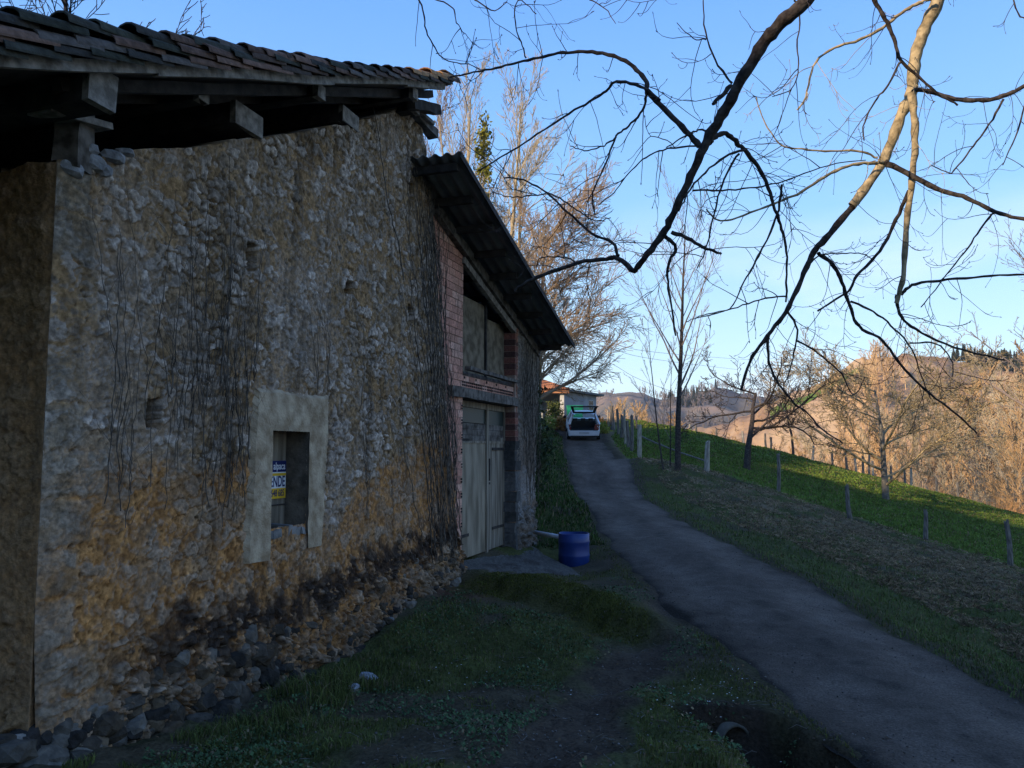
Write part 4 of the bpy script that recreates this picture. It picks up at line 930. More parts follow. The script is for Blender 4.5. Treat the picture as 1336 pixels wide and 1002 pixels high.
def grow(T, p, d, L_, r, lvl, P, Tt=None):
    mx = P['levels']; n = max(3, int(P.get('segs', (8, 6, 5, 4, 3))[min(lvl, 4)])); pts = [Vector(p)]; d = Vector(d).normalized(); st = L_ / n
    up = P['up'][min(lvl, len(P['up']) - 1)]; wob = P['wob'][min(lvl, len(P['wob']) - 1)]; dirs = [d.copy()]
    for i in range(n):
        d = (d + rnd_perp(d) * wob * random.random() + Vector((0, 0, up)) / n).normalized(); pts.append(pts[-1] + d * st); dirs.append(d.copy())
    rr = np.linspace(r, r * P.get('taper', .35) if lvl < mx else r * .5, n + 1); rr = np.maximum(rr, P['rmin'])
    (Tt if (lvl == 0 and Tt is not None) else T).add(pts, rr, 8 if lvl == 0 else (5 if lvl == 1 else 3))
    if lvl >= mx: return
    nc = P['n'][lvl]; t0 = P['start'][lvl]
    for k in range(nc):
        t = t0 + (1 - t0) * ((k + random.random()) / nc); f = min(t * n, n - .001); i = int(f); q = pts[i].lerp(pts[i + 1], f - i); dd = dirs[i]
        ang = P['ang'][lvl] * random.uniform(.7, 1.25); cd = (dd * math.cos(ang) + rnd_perp(dd) * math.sin(ang)).normalized()
        ln = L_ * P['len'][lvl] * random.uniform(.6, 1.15) * (1 - P.get('fall', .5) * (t - t0) / (1 - t0 + 1e-6)); cr = max(P['rmin'], rr[i] * P.get('rk', .5) * random.uniform(.8, 1.1))
        grow(T, q, cd, ln, cr, lvl + 1, P)
def tree(name, loc, seed, H, r, P, mt, mc, label, group=None, lean=(0, 0, 1), trunk_frac=1.0):
    random.seed(seed); o = empty(name, loc, label, 'tree', group)
    A_ = Tubes(); B_ = Tubes(); grow(B_, (0, 0, -.3), lean, H * trunk_frac, r, 0, P, A_)
    A_.build('trunk', M[mt], o, local=True); B_.build('crown', M[mc], o, local=True); return o
UPR = dict(levels=3, n=(26, 11, 8), start=(.18, .2, .15), ang=(.55, .5, .6), len=(.42, .45, .42), up=(.1, .55, .35, .2), wob=(.06, .16, .22, .3), rmin=.012, rk=.42, taper=.15, fall=.55)
def at_g(px, d): x = ray(px, 500); x = float(x[0] / x[1] * d); return (x, d, gz(x, d))
def tH(px, ytop, d): return float(at(px, ytop, d)[2]) - gz(at_g(px, d)[0], d)
G3 = 'tall bare trees behind the barn'
def P_(**k): q = dict(UPR); q.update(k); return q
tree('bare_tree', at_g(612, 40), 101, tH(612, 120, 40), .20, P_(rmin=.011, n=(22, 9, 6), ang=(.42, .45, .6)), 'bark_lit', 'twig_tan', 'slender bare tree showing leftmost between the barn and the shed roof', G3)
tree('bare_tree', at_g(648, 37), 102, tH(648, 125, 37), .20, P_(rmin=.011, n=(24, 10, 7), ang=(.62, .5, .6)), 'bark_lit', 'twig_tan', 'tallest bare sunlit tree rising above the middle of the shed roof', G3)
tree('bare_tree', at_g(676, 42), 103, tH(676, 185, 42), .20, P_(rmin=.011, n=(24, 10, 7), ang=(.8, .5, .6), len=(.42, .5, .45)), 'bark_lit', 'twig_tan', 'sunlit bare tree just right of the tallest one behind the shed', G3)
tree('bare_tree', at_g(700, 38), 104, tH(712, 300, 38), .22, P_(rmin=.011, n=(40, 20, 13), ang=(1.1, .6, .7), len=(.47, .48, .42), up=(.1, .15, .1, .05), fall=.30, wob=(.08, .2, .28, .35), start=(.22, .15, .1)), 'bark_grey', 'twig_rust', 'broad bare tree with rusty twigs spreading past the shed eave', G3)
tree('bare_tree', at_g(585, 46), 105, tH(585, 150, 46), .20, P_(rmin=.013), 'bark_lit', 'twig_grey', 'farthest grey bare tree glimpsed at the barn roof end', G3)
# yellow-green ivy-clad spire in front of them
def leafy(name, loc, seed, H, Rr, m, label, cat, n=2600, size=.07, shape='cone', group=None, stems=6):
    random.seed(seed); rg = np.random.default_rng(seed); o = empty(name, loc, label, cat, group)
    T = Tubes()
    if shape == 'cone': T.add([(0, 0, -.3), (0, 0, H * .5), (0, 0, H * .97)], [.12, .07, .02], 6)
    else:
        for k in range(stems):
            a = k * 6.28 / stems; T.add([(0, 0, -.2), (math.cos(a) * Rr * .3, math.sin(a) * Rr * .3, H * .4), (math.cos(a) * Rr * .6, math.sin(a) * Rr * .6, H * .8)], [.03, .02, .008], 4)
    T.build('trunk' if shape == 'cone' else 'stem', M['bark_grey'], o, local=True)
    nc = max(20, n // 30); cl = []
    for k in range(nc):
        if shape == 'cone': t = rg.random() ** .8; rr = Rr * (1 - t) * (.5 + .5 * rg.random()) + .05; z = H * (.12 + .86 * t)
        else: t = rg.random(); rr = Rr * math.sqrt(max(0, 1 - (2 * t - 1) ** 2)) * (.55 + .45 * rg.random()); z = H * (.08 + .9 * t)
        a = rg.random() * 6.28; cl.append((rr * math.cos(a), rr * math.sin(a), z))
    cl = np.array(cl); ci = rg.integers(0, nc, n); P0 = cl[ci] + rg.normal(0, Rr * .10 + .05, (n, 3)); d1 = rg.normal(0, 1, (n, 3)); d1 /= np.linalg.norm(d1, axis=1)[:, None]; d2 = np.cross(d1, rg.normal(0, 1, (n, 3))); d2 /= np.linalg.norm(d2, axis=1)[:, None]
    s = size * rg.uniform(.6, 1.4, (n, 1)); q = np.stack([P0 - d1 * s, P0 + d2 * s * .5, P0 + d1 * s, P0 - d2 * s * .5], 1).reshape(-1, 3)
    tone = np.repeat((.7 + .6 * _h(ci, ci * 0, 3))[:, None], 4, 0) * np.array([[1, 1, 1]])
    mk('foliage', q, np.arange(4 * n).reshape(-1, 4), M[m], o, cols=tone, local=True); return o
def leafmat(k, c1, c2): M[k] = mat(k, c1, c2, scale=1.2, rough=.8, spec=.2)
leafmat('leaf_yellow', (.12, .12, .015), (.24, .22, .03)); leafmat('leaf_olive', (.05, .07, .02), (.12, .13, .035)); leafmat('leaf_rust', (.30, .12, .03), (.48, .26, .07)); leafmat('leaf_dark', (.020, .034, .012), (.05, .065, .022)); leafmat('leaf_lime', (.18, .22, .03), (.34, .36, .07))
leafy('ivy_clad_tree', at_g(630, 39), 7, tH(630, 142, 39), .95, 'leaf_yellow', 'narrow yellow green ivy covered tree among the bare trees behind the barn', 'tree', n=3400, size=.10)
# alder behind the barn at top left
al = at(120, 30, 17.0); tree('bare_tree', (-9.3, 17.0, gz(-9.3, 17)), 111, 12.6, .16, P_(levels=3, n=(22, 10, 9), start=(.35, .2, .1), ang=(1.0, .6, .7), len=(.46, .5, .4), up=(.05, .05, .0, -.1), rmin=.009, wob=(.1, .25, .3, .35)), 'bark_dark', 'bark_dark', 'bare alder twigs reaching over the tiled barn roof at top left')
# young trees by the bank
yl = hit(884, 616); YU = dict(levels=3, n=(20, 7, 5), start=(.30, .25, .2), ang=(.55, .5, .55), len=(.44, .42, .4), up=(.1, .5, .35, .2), wob=(.05, .14, .22, .3), rmin=.006, rk=.42, taper=.12, fall=.45)
yH = float(at(884, 285, yl[1])[2]) - yl[2]
tree('young_tree', yl, 121, yH, .125, YU, 'bark_dark', 'twig_grey', 'slim young bare tree with ascending branches standing on the bank', 'young trees on the bank', lean=(.0, 0, 1))
tree('young_tree', (yl[0] - .42, yl[1] + .1, yl[2]), 122, yH * .62, .04, dict(YU, n=(8, 4, 3)), 'bark_dark', 'twig_grey', 'thin left leaning sapling at the foot of the slim young tree', 'young trees on the bank', lean=(-.13, 0, 1))
tree('young_tree', (yl[0] - .2, yl[1] + .3, yl[2]), 123, yH * .48, .035, dict(YU, n=(7, 4, 3)), 'bark_dark', 'twig_grey', 'thin upright sapling between the leaning one and the young tree', 'young trees on the bank', lean=(-.02, 0, 1))
# apple tree
AP = dict(levels=4, n=(9, 7, 6, 4), start=(.38, .2, .15, .1), ang=(1.25, .8, .8, .8), len=(1.05, .5, .45, .4), up=(.1, .12, .25, .3, .3), wob=(.22, .42, .5, .5, .5), rmin=.010, rk=.55, taper=.35, fall=.35, segs=(6, 8, 5, 4, 3))
ap = hit(974, 612); tree('apple_tree', ap, 131, float(at(974, 495, ap[1])[2]) - ap[2], .17, AP, 'bark_dark', 'bark_dark', 'gnarled dark apple tree with low spreading limbs in the pasture', lean=(.12, 0, 1))
RT = dict(levels=4, n=(15, 10, 8, 6), start=(.18, .12, .1, .1), ang=(1.1, .6, .65, .7), len=(1.12, .5, .45, .42), up=(.1, .30, .2, .15, .1), wob=(.1, .2, .28, .35, .4), rmin=.011, rk=.5, taper=.3, fall=.30, segs=(6, 9, 6, 4, 3))
rt = hit(1156, 652); tree('round_crowned_tree', rt, 142, (float(at(1156, 500, rt[1])[2]) - rt[2]), .17, RT, 'bark_grey', 'bark_lit', 'wide round crowned bare tree with pale sunlit twigs lower in the pasture')
st = at_g(1032, 53); tree('bare_tree', st, 151, 5.6, .10, dict(AP, n=(8, 7, 6, 4), levels=3, ang=(.7, .7, .8)), 'bark_dark', 'twig_grey', 'small bare tree on the pasture crest between apple tree and round crowned tree')
tree('bare_tree', at_g(1400, 27), 152, 13.0, .16, P_(levels=3, n=(22, 9, 7), start=(.3, .2, .1), ang=(1.0, .6, .7), len=(.40, .45, .35), up=(.05, .3, .2, .1), rmin=.007), 'bark_grey', 'twig_grey', 'bare tree whose fine twigs reach in at the right photo edge')

# ---- ash tree overhead: limbs traced, then grown twigs
random.seed(99)
ash = empty('ash_tree', (6.6, 6.2, gz(6.6, 6.2)), 'dark bare ash limbs hanging into the view above the lane', 'tree')
limbs = []
def LM(m, r0, r1, pts, d0, d1, twigs=1.0, jit=0.0):
    n = len(pts); P3 = []
    for i, (x, y) in enumerate(pts): t = i / (n - 1); P3.append(at(x, y, d0 + (d1 - d0) * t + jit * math.sin(i * 1.7)))
    limbs.append((m, r0, r1, P3, twigs, .5 * (d0 + d1)))
def smooth_path(P3, sub=5):
    P3 = [np.array(p) for p in P3]; out = []
    for i in range(len(P3) - 1):
        p0 = P3[max(i - 1, 0)]; p1 = P3[i]; p2 = P3[i + 1]; p3 = P3[min(i + 2, len(P3) - 1)]
        for k in range(sub): t = k / sub; out.append(.5 * ((2 * p1) + (-p0 + p2) * t + (2 * p0 - 5 * p1 + 4 * p2 - p3) * t * t + (-p0 + 3 * p1 - 3 * p2 + p3) * t ** 3))
    out.append(P3[-1]); return np.array(out)
D_ = 'bark_dark'; Lt = 'bark_lit'  # one ash bark: paler copy on sunlit limbs, dark copy on shaded ones
# radii in photo px (half width)
LM(D_, 13, 5, [(1230, -250), (1130, -110), (1052, 0), (1016, 32), (991, 65), (962, 112), (944, 147), (922, 183), (901, 230), (879, 277), (865, 306), (840, 338), (827, 354)], 5.2, 6.4, .35)
LM(D_, 4.5, 2.5, [(827, 354), (806, 337), (791, 338), (755, 343), (709, 359), (688, 368), (672, 380)], 6.4, 6.9, .8)
LM(D_, 3, 1.2, [(806, 334), (799, 316), (773, 305), (741, 277), (712, 251), (684, 235), (658, 232)], 6.4, 6.8)
LM(D_, 1.5, .8, [(712, 251), (735, 262), (757, 277), (777, 288), (797, 284)], 6.7, 6.6); LM(D_, 1.3, .7, [(712, 252), (680, 257), (658, 256), (643, 250)], 6.7, 6.9)
LM(D_, 1.5, .8, [(755, 343), (735, 336), (705, 337), (700, 350)], 6.7, 6.8)
LM(D_, 5, 1.4, [(912, 190), (890, 165), (860, 136), (845, 118), (842, 104), (827, 88), (806, 75), (773, 68), (741, 68), (709, 74), (676, 81), (648, 88), (612, 96), (587, 100)], 6.0, 6.6)
LM(D_, 3, 1.2, [(860, 130), (835, 112), (804, 107), (791, 118), (763, 136), (727, 158), (684, 187), (648, 208), (624, 223)], 6.0, 6.7)
LM(D_, 2.6, 1.2, [(843, 115), (843, 126), (838, 144), (820, 165), (804, 178), (791, 212), (773, 251), (777, 280)], 6.1, 6.5)
LM(D_, 1.6, .8, [(804, 178), (788, 190), (763, 197), (745, 190)], 6.3, 6.5); LM(D_, 1.4, .8, [(700, 18), (676, 0), (672, 30), (681, 60), (686, 76)][::-1], 6.5, 6.2)
LM(D_, 1.6, .8, [(912, 190), (872, 194), (843, 205), (821, 226), (800, 252), (781, 267)], 6.0, 6.4); LM(D_, 1.8, 1, [(924, 169), (908, 171), (890, 180), (870, 192)], 6, 6)
LM(D_, 5, 1.6, [(925, 186), (933, 178), (947, 174), (962, 187), (976, 201), (994, 226), (1005, 252), (1016, 287), (1025, 316), (1027, 350), (1025, 395)], 5.9, 6.3)
LM(D_, 2.6, 1.2, [(973, 196), (944, 205), (915, 230), (897, 252), (886, 276)], 5.9, 5.8); LM(D_, 2.2, 1.0, [(964, 201), (944, 234), (933, 273), (922, 320), (910, 350)], 5.9, 6.0)
LM(D_, 1.6, .9, [(904, 248), (951, 248), (994, 243), (1030, 234), (1080, 216), (1130, 208)], 6.1, 7.2)
LM(D_, 4, 2, [(876, 302), (897, 311), (922, 325), (942, 331)], 6.1, 6.1, .3); LM(D_, 3.5, 1.5, [(868, 309), (881, 324), (872, 345), (872, 376), (882, 438)], 6.2, 6.5, .6)
LM(D_, 2.2, .9, [(955, 108), (933, 79), (919, 32), (917, -10)], 5.8, 5.6); LM(D_, 1.2, .6, [(922, 52), (904, 50), (883, 29)], 5.7, 5.7); LM(D_, 4, 3, [(955, 112), (940, 126), (930, 135)], 5.8, 5.8, 0)
LM(Lt, 10.5, 6.6, [(1300, -260), (1250, -100), (1223, 0), (1205, 40), (1193, 79), (1189, 119), (1176, 151), (1153, 208), (1112, 269)], 7.2, 7.65, .6)
LM(D_, 6.6, 2.2, [(1116, 263), (1112, 269), (1076, 312), (1059, 333), (1042, 372), (1025, 407), (1002, 438), (978, 472), (967, 510)], 7.63, 8.0, .9)
LM(Lt, 5.5, 3.2, [(1189, 119), (1194, 172), (1191, 223), (1184, 287), (1178, 359), (1170, 395)], 7.3, 7.6, .5); LM(D_, 3, 1.4, [(1170, 385), (1173, 409), (1195, 430), (1245, 453), (1311, 470)], 7.6, 7.8)
LM(D_, 3.5, 1.6, [(1186, 248), (1169, 287), (1148, 327), (1119, 359), (1106, 380), (1067, 405)], 7.5, 7.8)
LM(D_, 5, 2.4, [(1153, 211), (1191, 230), (1227, 248), (1263, 259), (1299, 277), (1336, 286), (1390, 300)], 7.4, 7.0); LM(D_, 4, 3.5, [(1189, 118), (1212, 119), (1245, 129), (1284, 131), (1313, 124), (1336, 113), (1390, 90)], 7.3, 7.0)
LM(D_, 3, 1.5, [(1176, 384), (1190, 372), (1226, 366), (1283, 361), (1336, 358), (1390, 355)], 7.6, 7.4); LM(D_, 2, .9, [(1297, 278), (1281, 295), (1263, 323), (1234, 359), (1202, 401)], 7.2, 7.4)
LM(D_, 2, .9, [(1309, 129), (1291, 162), (1270, 190), (1248, 219), (1238, 226), (1216, 215)], 7.1, 7.2); LM(D_, 1.7, .8, [(1340, 130), (1324, 180), (1308, 215)], 7, 7.1)
LM(Lt, 3, 1.2, [(1215, -2), (1202, 2), (1180, 14), (1151, 36), (1115, 54), (1083, 65), (1062, 86), (1051, 126), (1040, 144)], 7.2, 7.4); LM(D_, 4, 1.8, [(1130, -40), (1141, 0), (1155, 25), (1166, 50), (1175, 79), (1198, 100), (1223, 122), (1250, 136)], 6.7, 7.0)
LM(D_, 2.2, 1.0, [(1175, 81), (1158, 111), (1141, 133), (1126, 165), (1128, 183)], 6.8, 6.9); LM(Lt, 3, 1, [(1153, 212), (1144, 212), (1112, 215), (1076, 230), (1040, 253), (1008, 266), (962, 284), (937, 287), (922, 273)], 7.4, 7.1)
LM(Lt, 1.8, .8, [(1144, 206), (1119, 197), (1076, 197), (1040, 194), (1016, 187), (994, 151), (987, 126)], 7.4, 7.2)
LM(D_, 3.5, 1.4, [(1067, 330), (1086, 345), (1098, 368), (1110, 403), (1121, 426), (1152, 445), (1175, 476), (1206, 507), (1245, 538), (1275, 565)], 7.8, 8.2, .7)
LM(D_, 2, .9, [(1110, 393), (1140, 407), (1168, 430), (1191, 457), (1202, 492), (1215, 520)], 7.9, 8.1); LM(D_, 1.6, .8, [(1187, 447), (1222, 449), (1241, 469), (1243, 492)], 8, 8)
LM(D_, 2.2, 1.0, [(1027, 405), (1040, 430), (1036, 461), (1025, 499)], 7.9, 8.0); LM(D_, 1.8, .8, [(1040, 445), (1067, 461), (1098, 488), (1113, 515), (1129, 492)], 7.9, 8.0)
LM(D_, 2.6, 1.2, [(1002, 438), (1003, 469), (1013, 496), (1036, 526), (1052, 538), (1075, 562), (1100, 578)], 7.9, 8.1)
LM(D_, 1.5, .8, [(1045, 362), (1067, 334), (1098, 331), (1125, 331), (1140, 341)], 7.8, 7.9); LM(D_, 2.2, .9, [(1020, 240), (1013, 283), (990, 333), (971, 368), (951, 403), (909, 414)], 6.2, 6.6)
LM(D_, 1.5, .7, [(1027, 387), (990, 391), (955, 403), (917, 411), (896, 420)], 6.3, 6.6); LM(D_, 1.8, .9, [(1320, -20), (1322, 0), (1332, 22), (1345, 26)], 7, 7)
LM(D_, 1.6, .7, [(540, -10), (552, 12), (556, 40), (571, 68), (585, 80), (612, 84), (628, 92)], 6.9, 6.7); LM(D_, 1.4, .7, [(560, -5), (590, 10), (596, 30), (606, 45)], 6.9, 6.8); LM(D_, 1.4, .7, [(620, 0), (645, 14), (662, 0)], 6.8, 6.7); LM(D_, 1.2, .6, [(770, 0), (790, 12), (803, 30)], 6.5, 6.4)
LM(D_, 1.6, .8, [(1036, 0), (1044, 14), (1040, 60), (1042, 95), (1030, 118), (1008, 125)], 6.2, 6.2)
TD = Tubes(); TL = Tubes()
def twig(T, p, d, L_, r, lvl=0):
    n = 9; pts = [Vector(p)]; d = Vector(d).normalized(); side = rnd_perp(d); sw = random.choice((1, 1, -1)) ; k = random.uniform(.5, 1.5)
    for i in range(n):
        t = i / n; g = -.35 * k * (1 - t) + .65 * k * t * t * 1.6     # droop then turn up
        d = (d + Vector((0, 0, g * .42)) + side * .05 * sw + rnd_perp(d) * .10).normalized(); pts.append(pts[-1] + d * (L_ / n))
        if lvl < 1 and i > 2 and random.random() < .34: twig(T, pts[-1], (d + rnd_perp(d) * .9).normalized(), L_ * random.uniform(.25, .5), r * .7, lvl + 1)
    T.add(pts, np.linspace(r, r * .55, n + 1), 4); T.add([pts[-1], pts[-1] + d * .012, pts[-1] + d * .022], [r * .6, r * 1.25, r * .3], 4)
for (m, r0, r1, P3, tw, dm) in limbs:
    P3 = smooth_path(P3); n = len(P3); k = dm / F
    rad_ = np.linspace(r0, r1, n) ** 1.0 * k * (.78 if m == D_ else .92); 
    kn = 1 + .10 * np.sin(np.arange(n) * 1.9 + r0) + (np.random.default_rng(int(r0 * 100 + n)).random(n) - .5) * .18; 
    P3 = P3 + (np.random.default_rng(n).random((n, 3)) - .5) * .012
    (TD if m == D_ else TL).add(P3, np.maximum(rad_ * kn, .0028), 8 if r0 > 3.4 else 5)
    Ln = np.linalg.norm(np.diff(P3, axis=0), axis=1).sum(); cnt = int(Ln * 5.4 * tw + .5)
    for q in range(cnt):
        i = random.randrange(1, n - 1); d = Vector(P3[i + 1] - P3[i]).normalized(); cd = (d * random.uniform(.1, .9) + rnd_perp(d)).normalized()
        twig(TL if (m == Lt and random.random() < .6) else TD, P3[i], cd, random.uniform(.14, .75), random.uniform(.0030, .0046))
# trunk and links to the limbs, beyond the right edge of the picture
TT = Tubes(); bz = gz(6.6, 6.2); TT.add([(6.6, 6.2, bz - .3), (6.62, 6.2, bz + 2.5), (6.55, 6.25, 2.5), (6.4, 6.3, 5.2), (6.2, 6.4, 8.5)], [.27, .22, .19, .15, .08], 14)
a = at(1230, -250, 5.2); c = at(1300, -260, 7.2); TD.add(smooth_path([(6.5, 6.25, 3.4), (5.2, 5.8, 4.9), (4.1, 5.4, 4.9), tuple(a)]), np.linspace(.12, 13 * 5.3 / F, 16), 8)
TL.add(smooth_path([(6.45, 6.3, 4.2), (6.0, 6.9, 5.9), (5.3, 7.2, 5.7), tuple(c)]), np.linspace(.12, 12 * 7.3 / F, 16), 8)
for (px, py, dd) in [(1390, 300, 7.0), (1390, 90, 7.0), (1390, 355, 7.4)]:
    e = at(px, py, dd); TD.add(smooth_path([(6.58, 6.2, e[2] - .8), tuple((np.array([6.58, 6.2, e[2] - .2]) + e) / 2), tuple(e)]), np.linspace(.055, .013, 11), 6)
e1 = at(1215, -2, 7.2); e2 = at(540, -10, 6.9); e3 = at(917, -10, 5.6); TD.add(smooth_path([tuple(at(1130, -110, 5.3)), tuple(at(860, -160, 5.9)), tuple(at(660, -120, 6.5)), tuple(e2)]), np.linspace(.035, .012, 16), 5)
TD.add(smooth_path([tuple(at(700, -133, 6.4)), tuple(at(676, -60, 6.5)), tuple(at(676, 0, 6.5))]), np.linspace(.012, .008, 11), 4)
TT.build('trunk', M['bark_grey'], ash); TD.build('crown', M['bark_dark'], ash); TL.build('lit_branch', M['bark_lit'], ash)
# ================================================================ HILLS AND FAR WOODS
def hill_patch(name, ridge, d0, dr, z0, m, seed, back=1.35, rough=.06, px0=None, nx=240, nd=90, shape=1.0):
    px = np.array([r[0] for r in ridge], float); pz = np.array([float(at(r[0], r[1], dr)[2]) for r in ridge]); X = np.linspace(px[0], px[-1], nx)
    zr = np.interp(X, px, pz); zr = zr + (fbm(X / 22, X * 0, seed, 4) - .5) * dr * rough * .25
    t = np.linspace(0, back, nd); XX, TT_ = np.meshgrid(X, t, indexing='ij'); d = d0 + (dr - d0) * TT_
    up = np.where(TT_ < 1, ss(0, 1, TT_) ** shape, 1 - .5 * ss(1, back, TT_)); z = z0 + (zr[:, None] - z0) * up
    u = (XX - 668) / F; x = u * d; y = d; z = z + (fbm(x / (dr * .10), y / (dr * .10), seed + 1, 5) - .5) * dr * rough * np.sin(np.clip(TT_, 0, 1) * math.pi)
    o = mk(name, np.stack([x, y, z], -1).reshape(-1, 3), grid_faces(nx, nd)[:, ::-1], m, None, smooth=True); o['kind'] = 'structure'
    def zf(pxq, tq):
        i = np.clip(np.interp(pxq, X, np.arange(nx)), 0, nx - 1.001); j = np.clip(np.interp(tq, t, np.arange(nd)), 0, nd - 1.001); i0 = i.astype(int); j0 = j.astype(int); fi = i - i0; fj = j - j0
        return (z[i0, j0] * (1 - fi) + z[i0 + 1, j0] * fi) * (1 - fj) + (z[i0, j0 + 1] * (1 - fi) + z[i0 + 1, j0 + 1] * fi) * fj
    return o, zf, lambda pxq, tq: ((pxq - 668) / F * (d0 + (dr - d0) * tq), d0 + (dr - d0) * tq)
M['heath'] = mat('russet heath', (.25, .15, .085), (.50, .34, .19), scale=.035, bump=1.2, bscale=.25, rough=1, spec=.02, c3=(.38, .235, .13), detail=10)
M['farhill'] = mat('distant wooded hill', (.10, .085, .075), (.30, .21, .15), scale=.012, bump=3, bscale=.06, rough=1, spec=.02, c3=(.14, .13, .11), detail=10)
far_h, zf_far, xy_far = hill_patch('hills', [(500, 540), (640, 528), (740, 522), (790, 517), (830, 516), (870, 524), (905, 514), (935, 508), (965, 514), (1000, 522), (1060, 515), (1150, 520), (1300, 510), (1500, 500), (1700, 500)], 300, 760, -20, M['farhill'], 700, rough=.05)
near_h, zf_n, xy_n = hill_patch('hills', [(800, 572), (880, 566), (930, 556), (985, 540), (1030, 520), (1075, 498), (1110, 484), (1150, 468), (1190, 463), (1235, 470), (1270, 474), (1336, 482), (1450, 490), (1650, 500)], 112, 360, -18, M['heath'], 720, rough=.06, shape=.8)
# green meadow on the flank
mx = np.linspace(1005, 1125, 40); mt = np.linspace(.52, .74, 22); MX, MT = np.meshgrid(mx, mt, indexing='ij'); xx_, yy_ = xy_n(MX + (fbm(MT * 9, MX / 30, 5) - .5) * 18, MT)
MT2 = MT + (fbm(MX / 25, MT * 4, 6) - .5) * .06; xx_, yy_ = xy_n(MX, MT2); zz_ = zf_n(MX, MT2) + .45
M['meadow'] = mat('hill meadow', (.10, .15, .03), (.19, .22, .06), scale=.05, rough=1, spec=.02)
mo = mk('meadow', np.stack([xx_, yy_, zz_], -1).reshape(-1, 3), grid_faces(40, 22)[:, ::-1], M['meadow'], None, smooth=True); mo['kind'] = 'structure'
def bare_template(seed, H, spread, n1, rmin, lv=2):
    random.seed(seed); T = Tubes(); grow(T, (0, 0, -.5), (0, 0, 1), H, H * .018, 0, dict(levels=lv, n=(n1, 6, 4), start=(.18, .2, .1), ang=(.75, .6, .6), len=(spread, .5, .4), up=(.1, .4, .25, .1), wob=(.08, .2, .3, .3), rmin=rmin, rk=.4, taper=.2, fall=.5, segs=(4, 3, 2, 2, 2)))
    return np.concatenate(T.v), np.concatenate(T.f)
def cone_template(seed, H, R_, n=46):
    rg = np.random.default_rng(seed); vs = []; fs = []
    for k in range(n):
        t = (k + rg.random()) / n; z = H * (.12 + .88 * t); rr = R_ * (1 - t) ** .8 + .15
        for q in range(7):
            a = rg.random() * 6.28; w = .35 + rr * .28; p = np.array([math.cos(a) * rr, math.sin(a) * rr, z - rr * .35]); tv = np.array([-math.sin(a), math.cos(a), 0]) * w; b = len(vs)
            vs += [p - tv, p + tv, np.array([0, 0, z + .5]), np.array([0, 0, z - .2])]; fs += [(b, b + 1, b + 2, b + 3)]
    vs.append(np.zeros(3))
    T = Tubes(); T.add([(0, 0, -.5), (0, 0, H)], [H * .012, .02], 3); v2 = np.concatenate(T.v); f2 = np.concatenate(T.f)
    return np.concatenate([np.array(vs), v2]), np.concatenate([np.array(fs), f2 + len(vs)])
def scatter(name, temps, P_list, m, label, cat, smooth=False):
    V_ = []; F_ = []; n = 0; rs = random.Random(5)
    for (x, y, z, s) in P_list:
        v, f = temps[rs.randrange(len(temps))]; a = rs.random() * 6.28; c_, s_ = math.cos(a), math.sin(a); q = v * s
        V_.append(np.stack([q[:, 0] * c_ - q[:, 1] * s_ + x, q[:, 0] * s_ + q[:, 1] * c_ + y, q[:, 2] + z], -1)); F_.append(f + n); n += len(v)
    o = mk(name, np.concatenate(V_), np.concatenate(F_), m, None, smooth); return tag(o, label, cat, None, 'stuff')
M['far_twig'] = mat('far warm twigs', (.36, .22, .11), (.64, .44, .23), scale=.03, rough=1, spec=.02)
M['far_twig2'] = mat('far grey twigs', (.15, .13, .12), (.27, .22, .19), scale=.01, rough=1, spec=.02)
M['conifer'] = mat('conifer green', (.050, .060, .040), (.105, .115, .075), scale=.05, rough=1, spec=.05)
BT = [bare_template(200 + k, 10, .38, 14, .045) for k in range(4)]; BT2 = [bare_template(220 + k, 10, .36, 12, .13, 2) for k in range(3)]; CT_ = [cone_template(230 + k, 12, 1.9) for k in range(3)]
rg = np.random.default_rng(77); pl = []
while len(pl) < 620:
    px = rg.uniform(850, 1600); t = rg.uniform(.0, .62)
    if 1000 < px < 1130 and .5 < t < .76: continue
    if fbm(np.array([px / 60]), np.array([t * 5]), 33, 3)[0] < .40 + .25 * t: continue
    if px < 1010 and rg.random() < .6: continue
    x, y = xy_n(px, t); pl.append((x, y, float(zf_n(np.array([px]), np.array([t]))[0]), rg.uniform(.6, 1.1) * (.45 if px < 1010 else 1)))
scatter('hillside_wood', BT, pl, M['far_twig'], 'warm sunlit bare wood covering the lower slopes of the near hill', 'wood')
pl = []
while len(pl) < 800:
    px = rg.uniform(1240, 1640); t = rg.uniform(.55, 1.02)
    if t < .98 - (px - 1240) / 330: continue
    x, y = xy_n(px, t); pl.append((x, y, float(zf_n(np.array([px]), np.array([t]))[0]), rg.uniform(.42, .72)))
scatter('conifer_plantation', CT_, pl, M['conifer'], 'dark conifer plantation along the top right shoulder of the near hill', 'wood')
pl = []
while len(pl) < 900:
    px = rg.uniform(560, 1250); t = rg.uniform(.3, 1.0)
    if fbm(np.array([px / 50]), np.array([t * 4]), 37, 3)[0] < .44: continue
    x, y = xy_far(px, t); pl.append((x, y, float(zf_far(np.array([px]), np.array([t]))[0]), rg.uniform(.45, .9)))
scatter('distant_wood', BT2, pl, M['far_twig2'], 'greyish bare woodland on the distant hills left of the near hill', 'wood')
pl = []
for k in range(50):
    px = rg.normal(905, 14); t = rg.uniform(.6, .9); x, y = xy_far(px, t); pl.append((x, y, float(zf_far(np.array([px]), np.array([t]))[0]), rg.uniform(.5, .8)))
scatter('distant_conifers', CT_, pl, M['conifer'], 'small dark patch of conifers on the distant hill', 'wood')
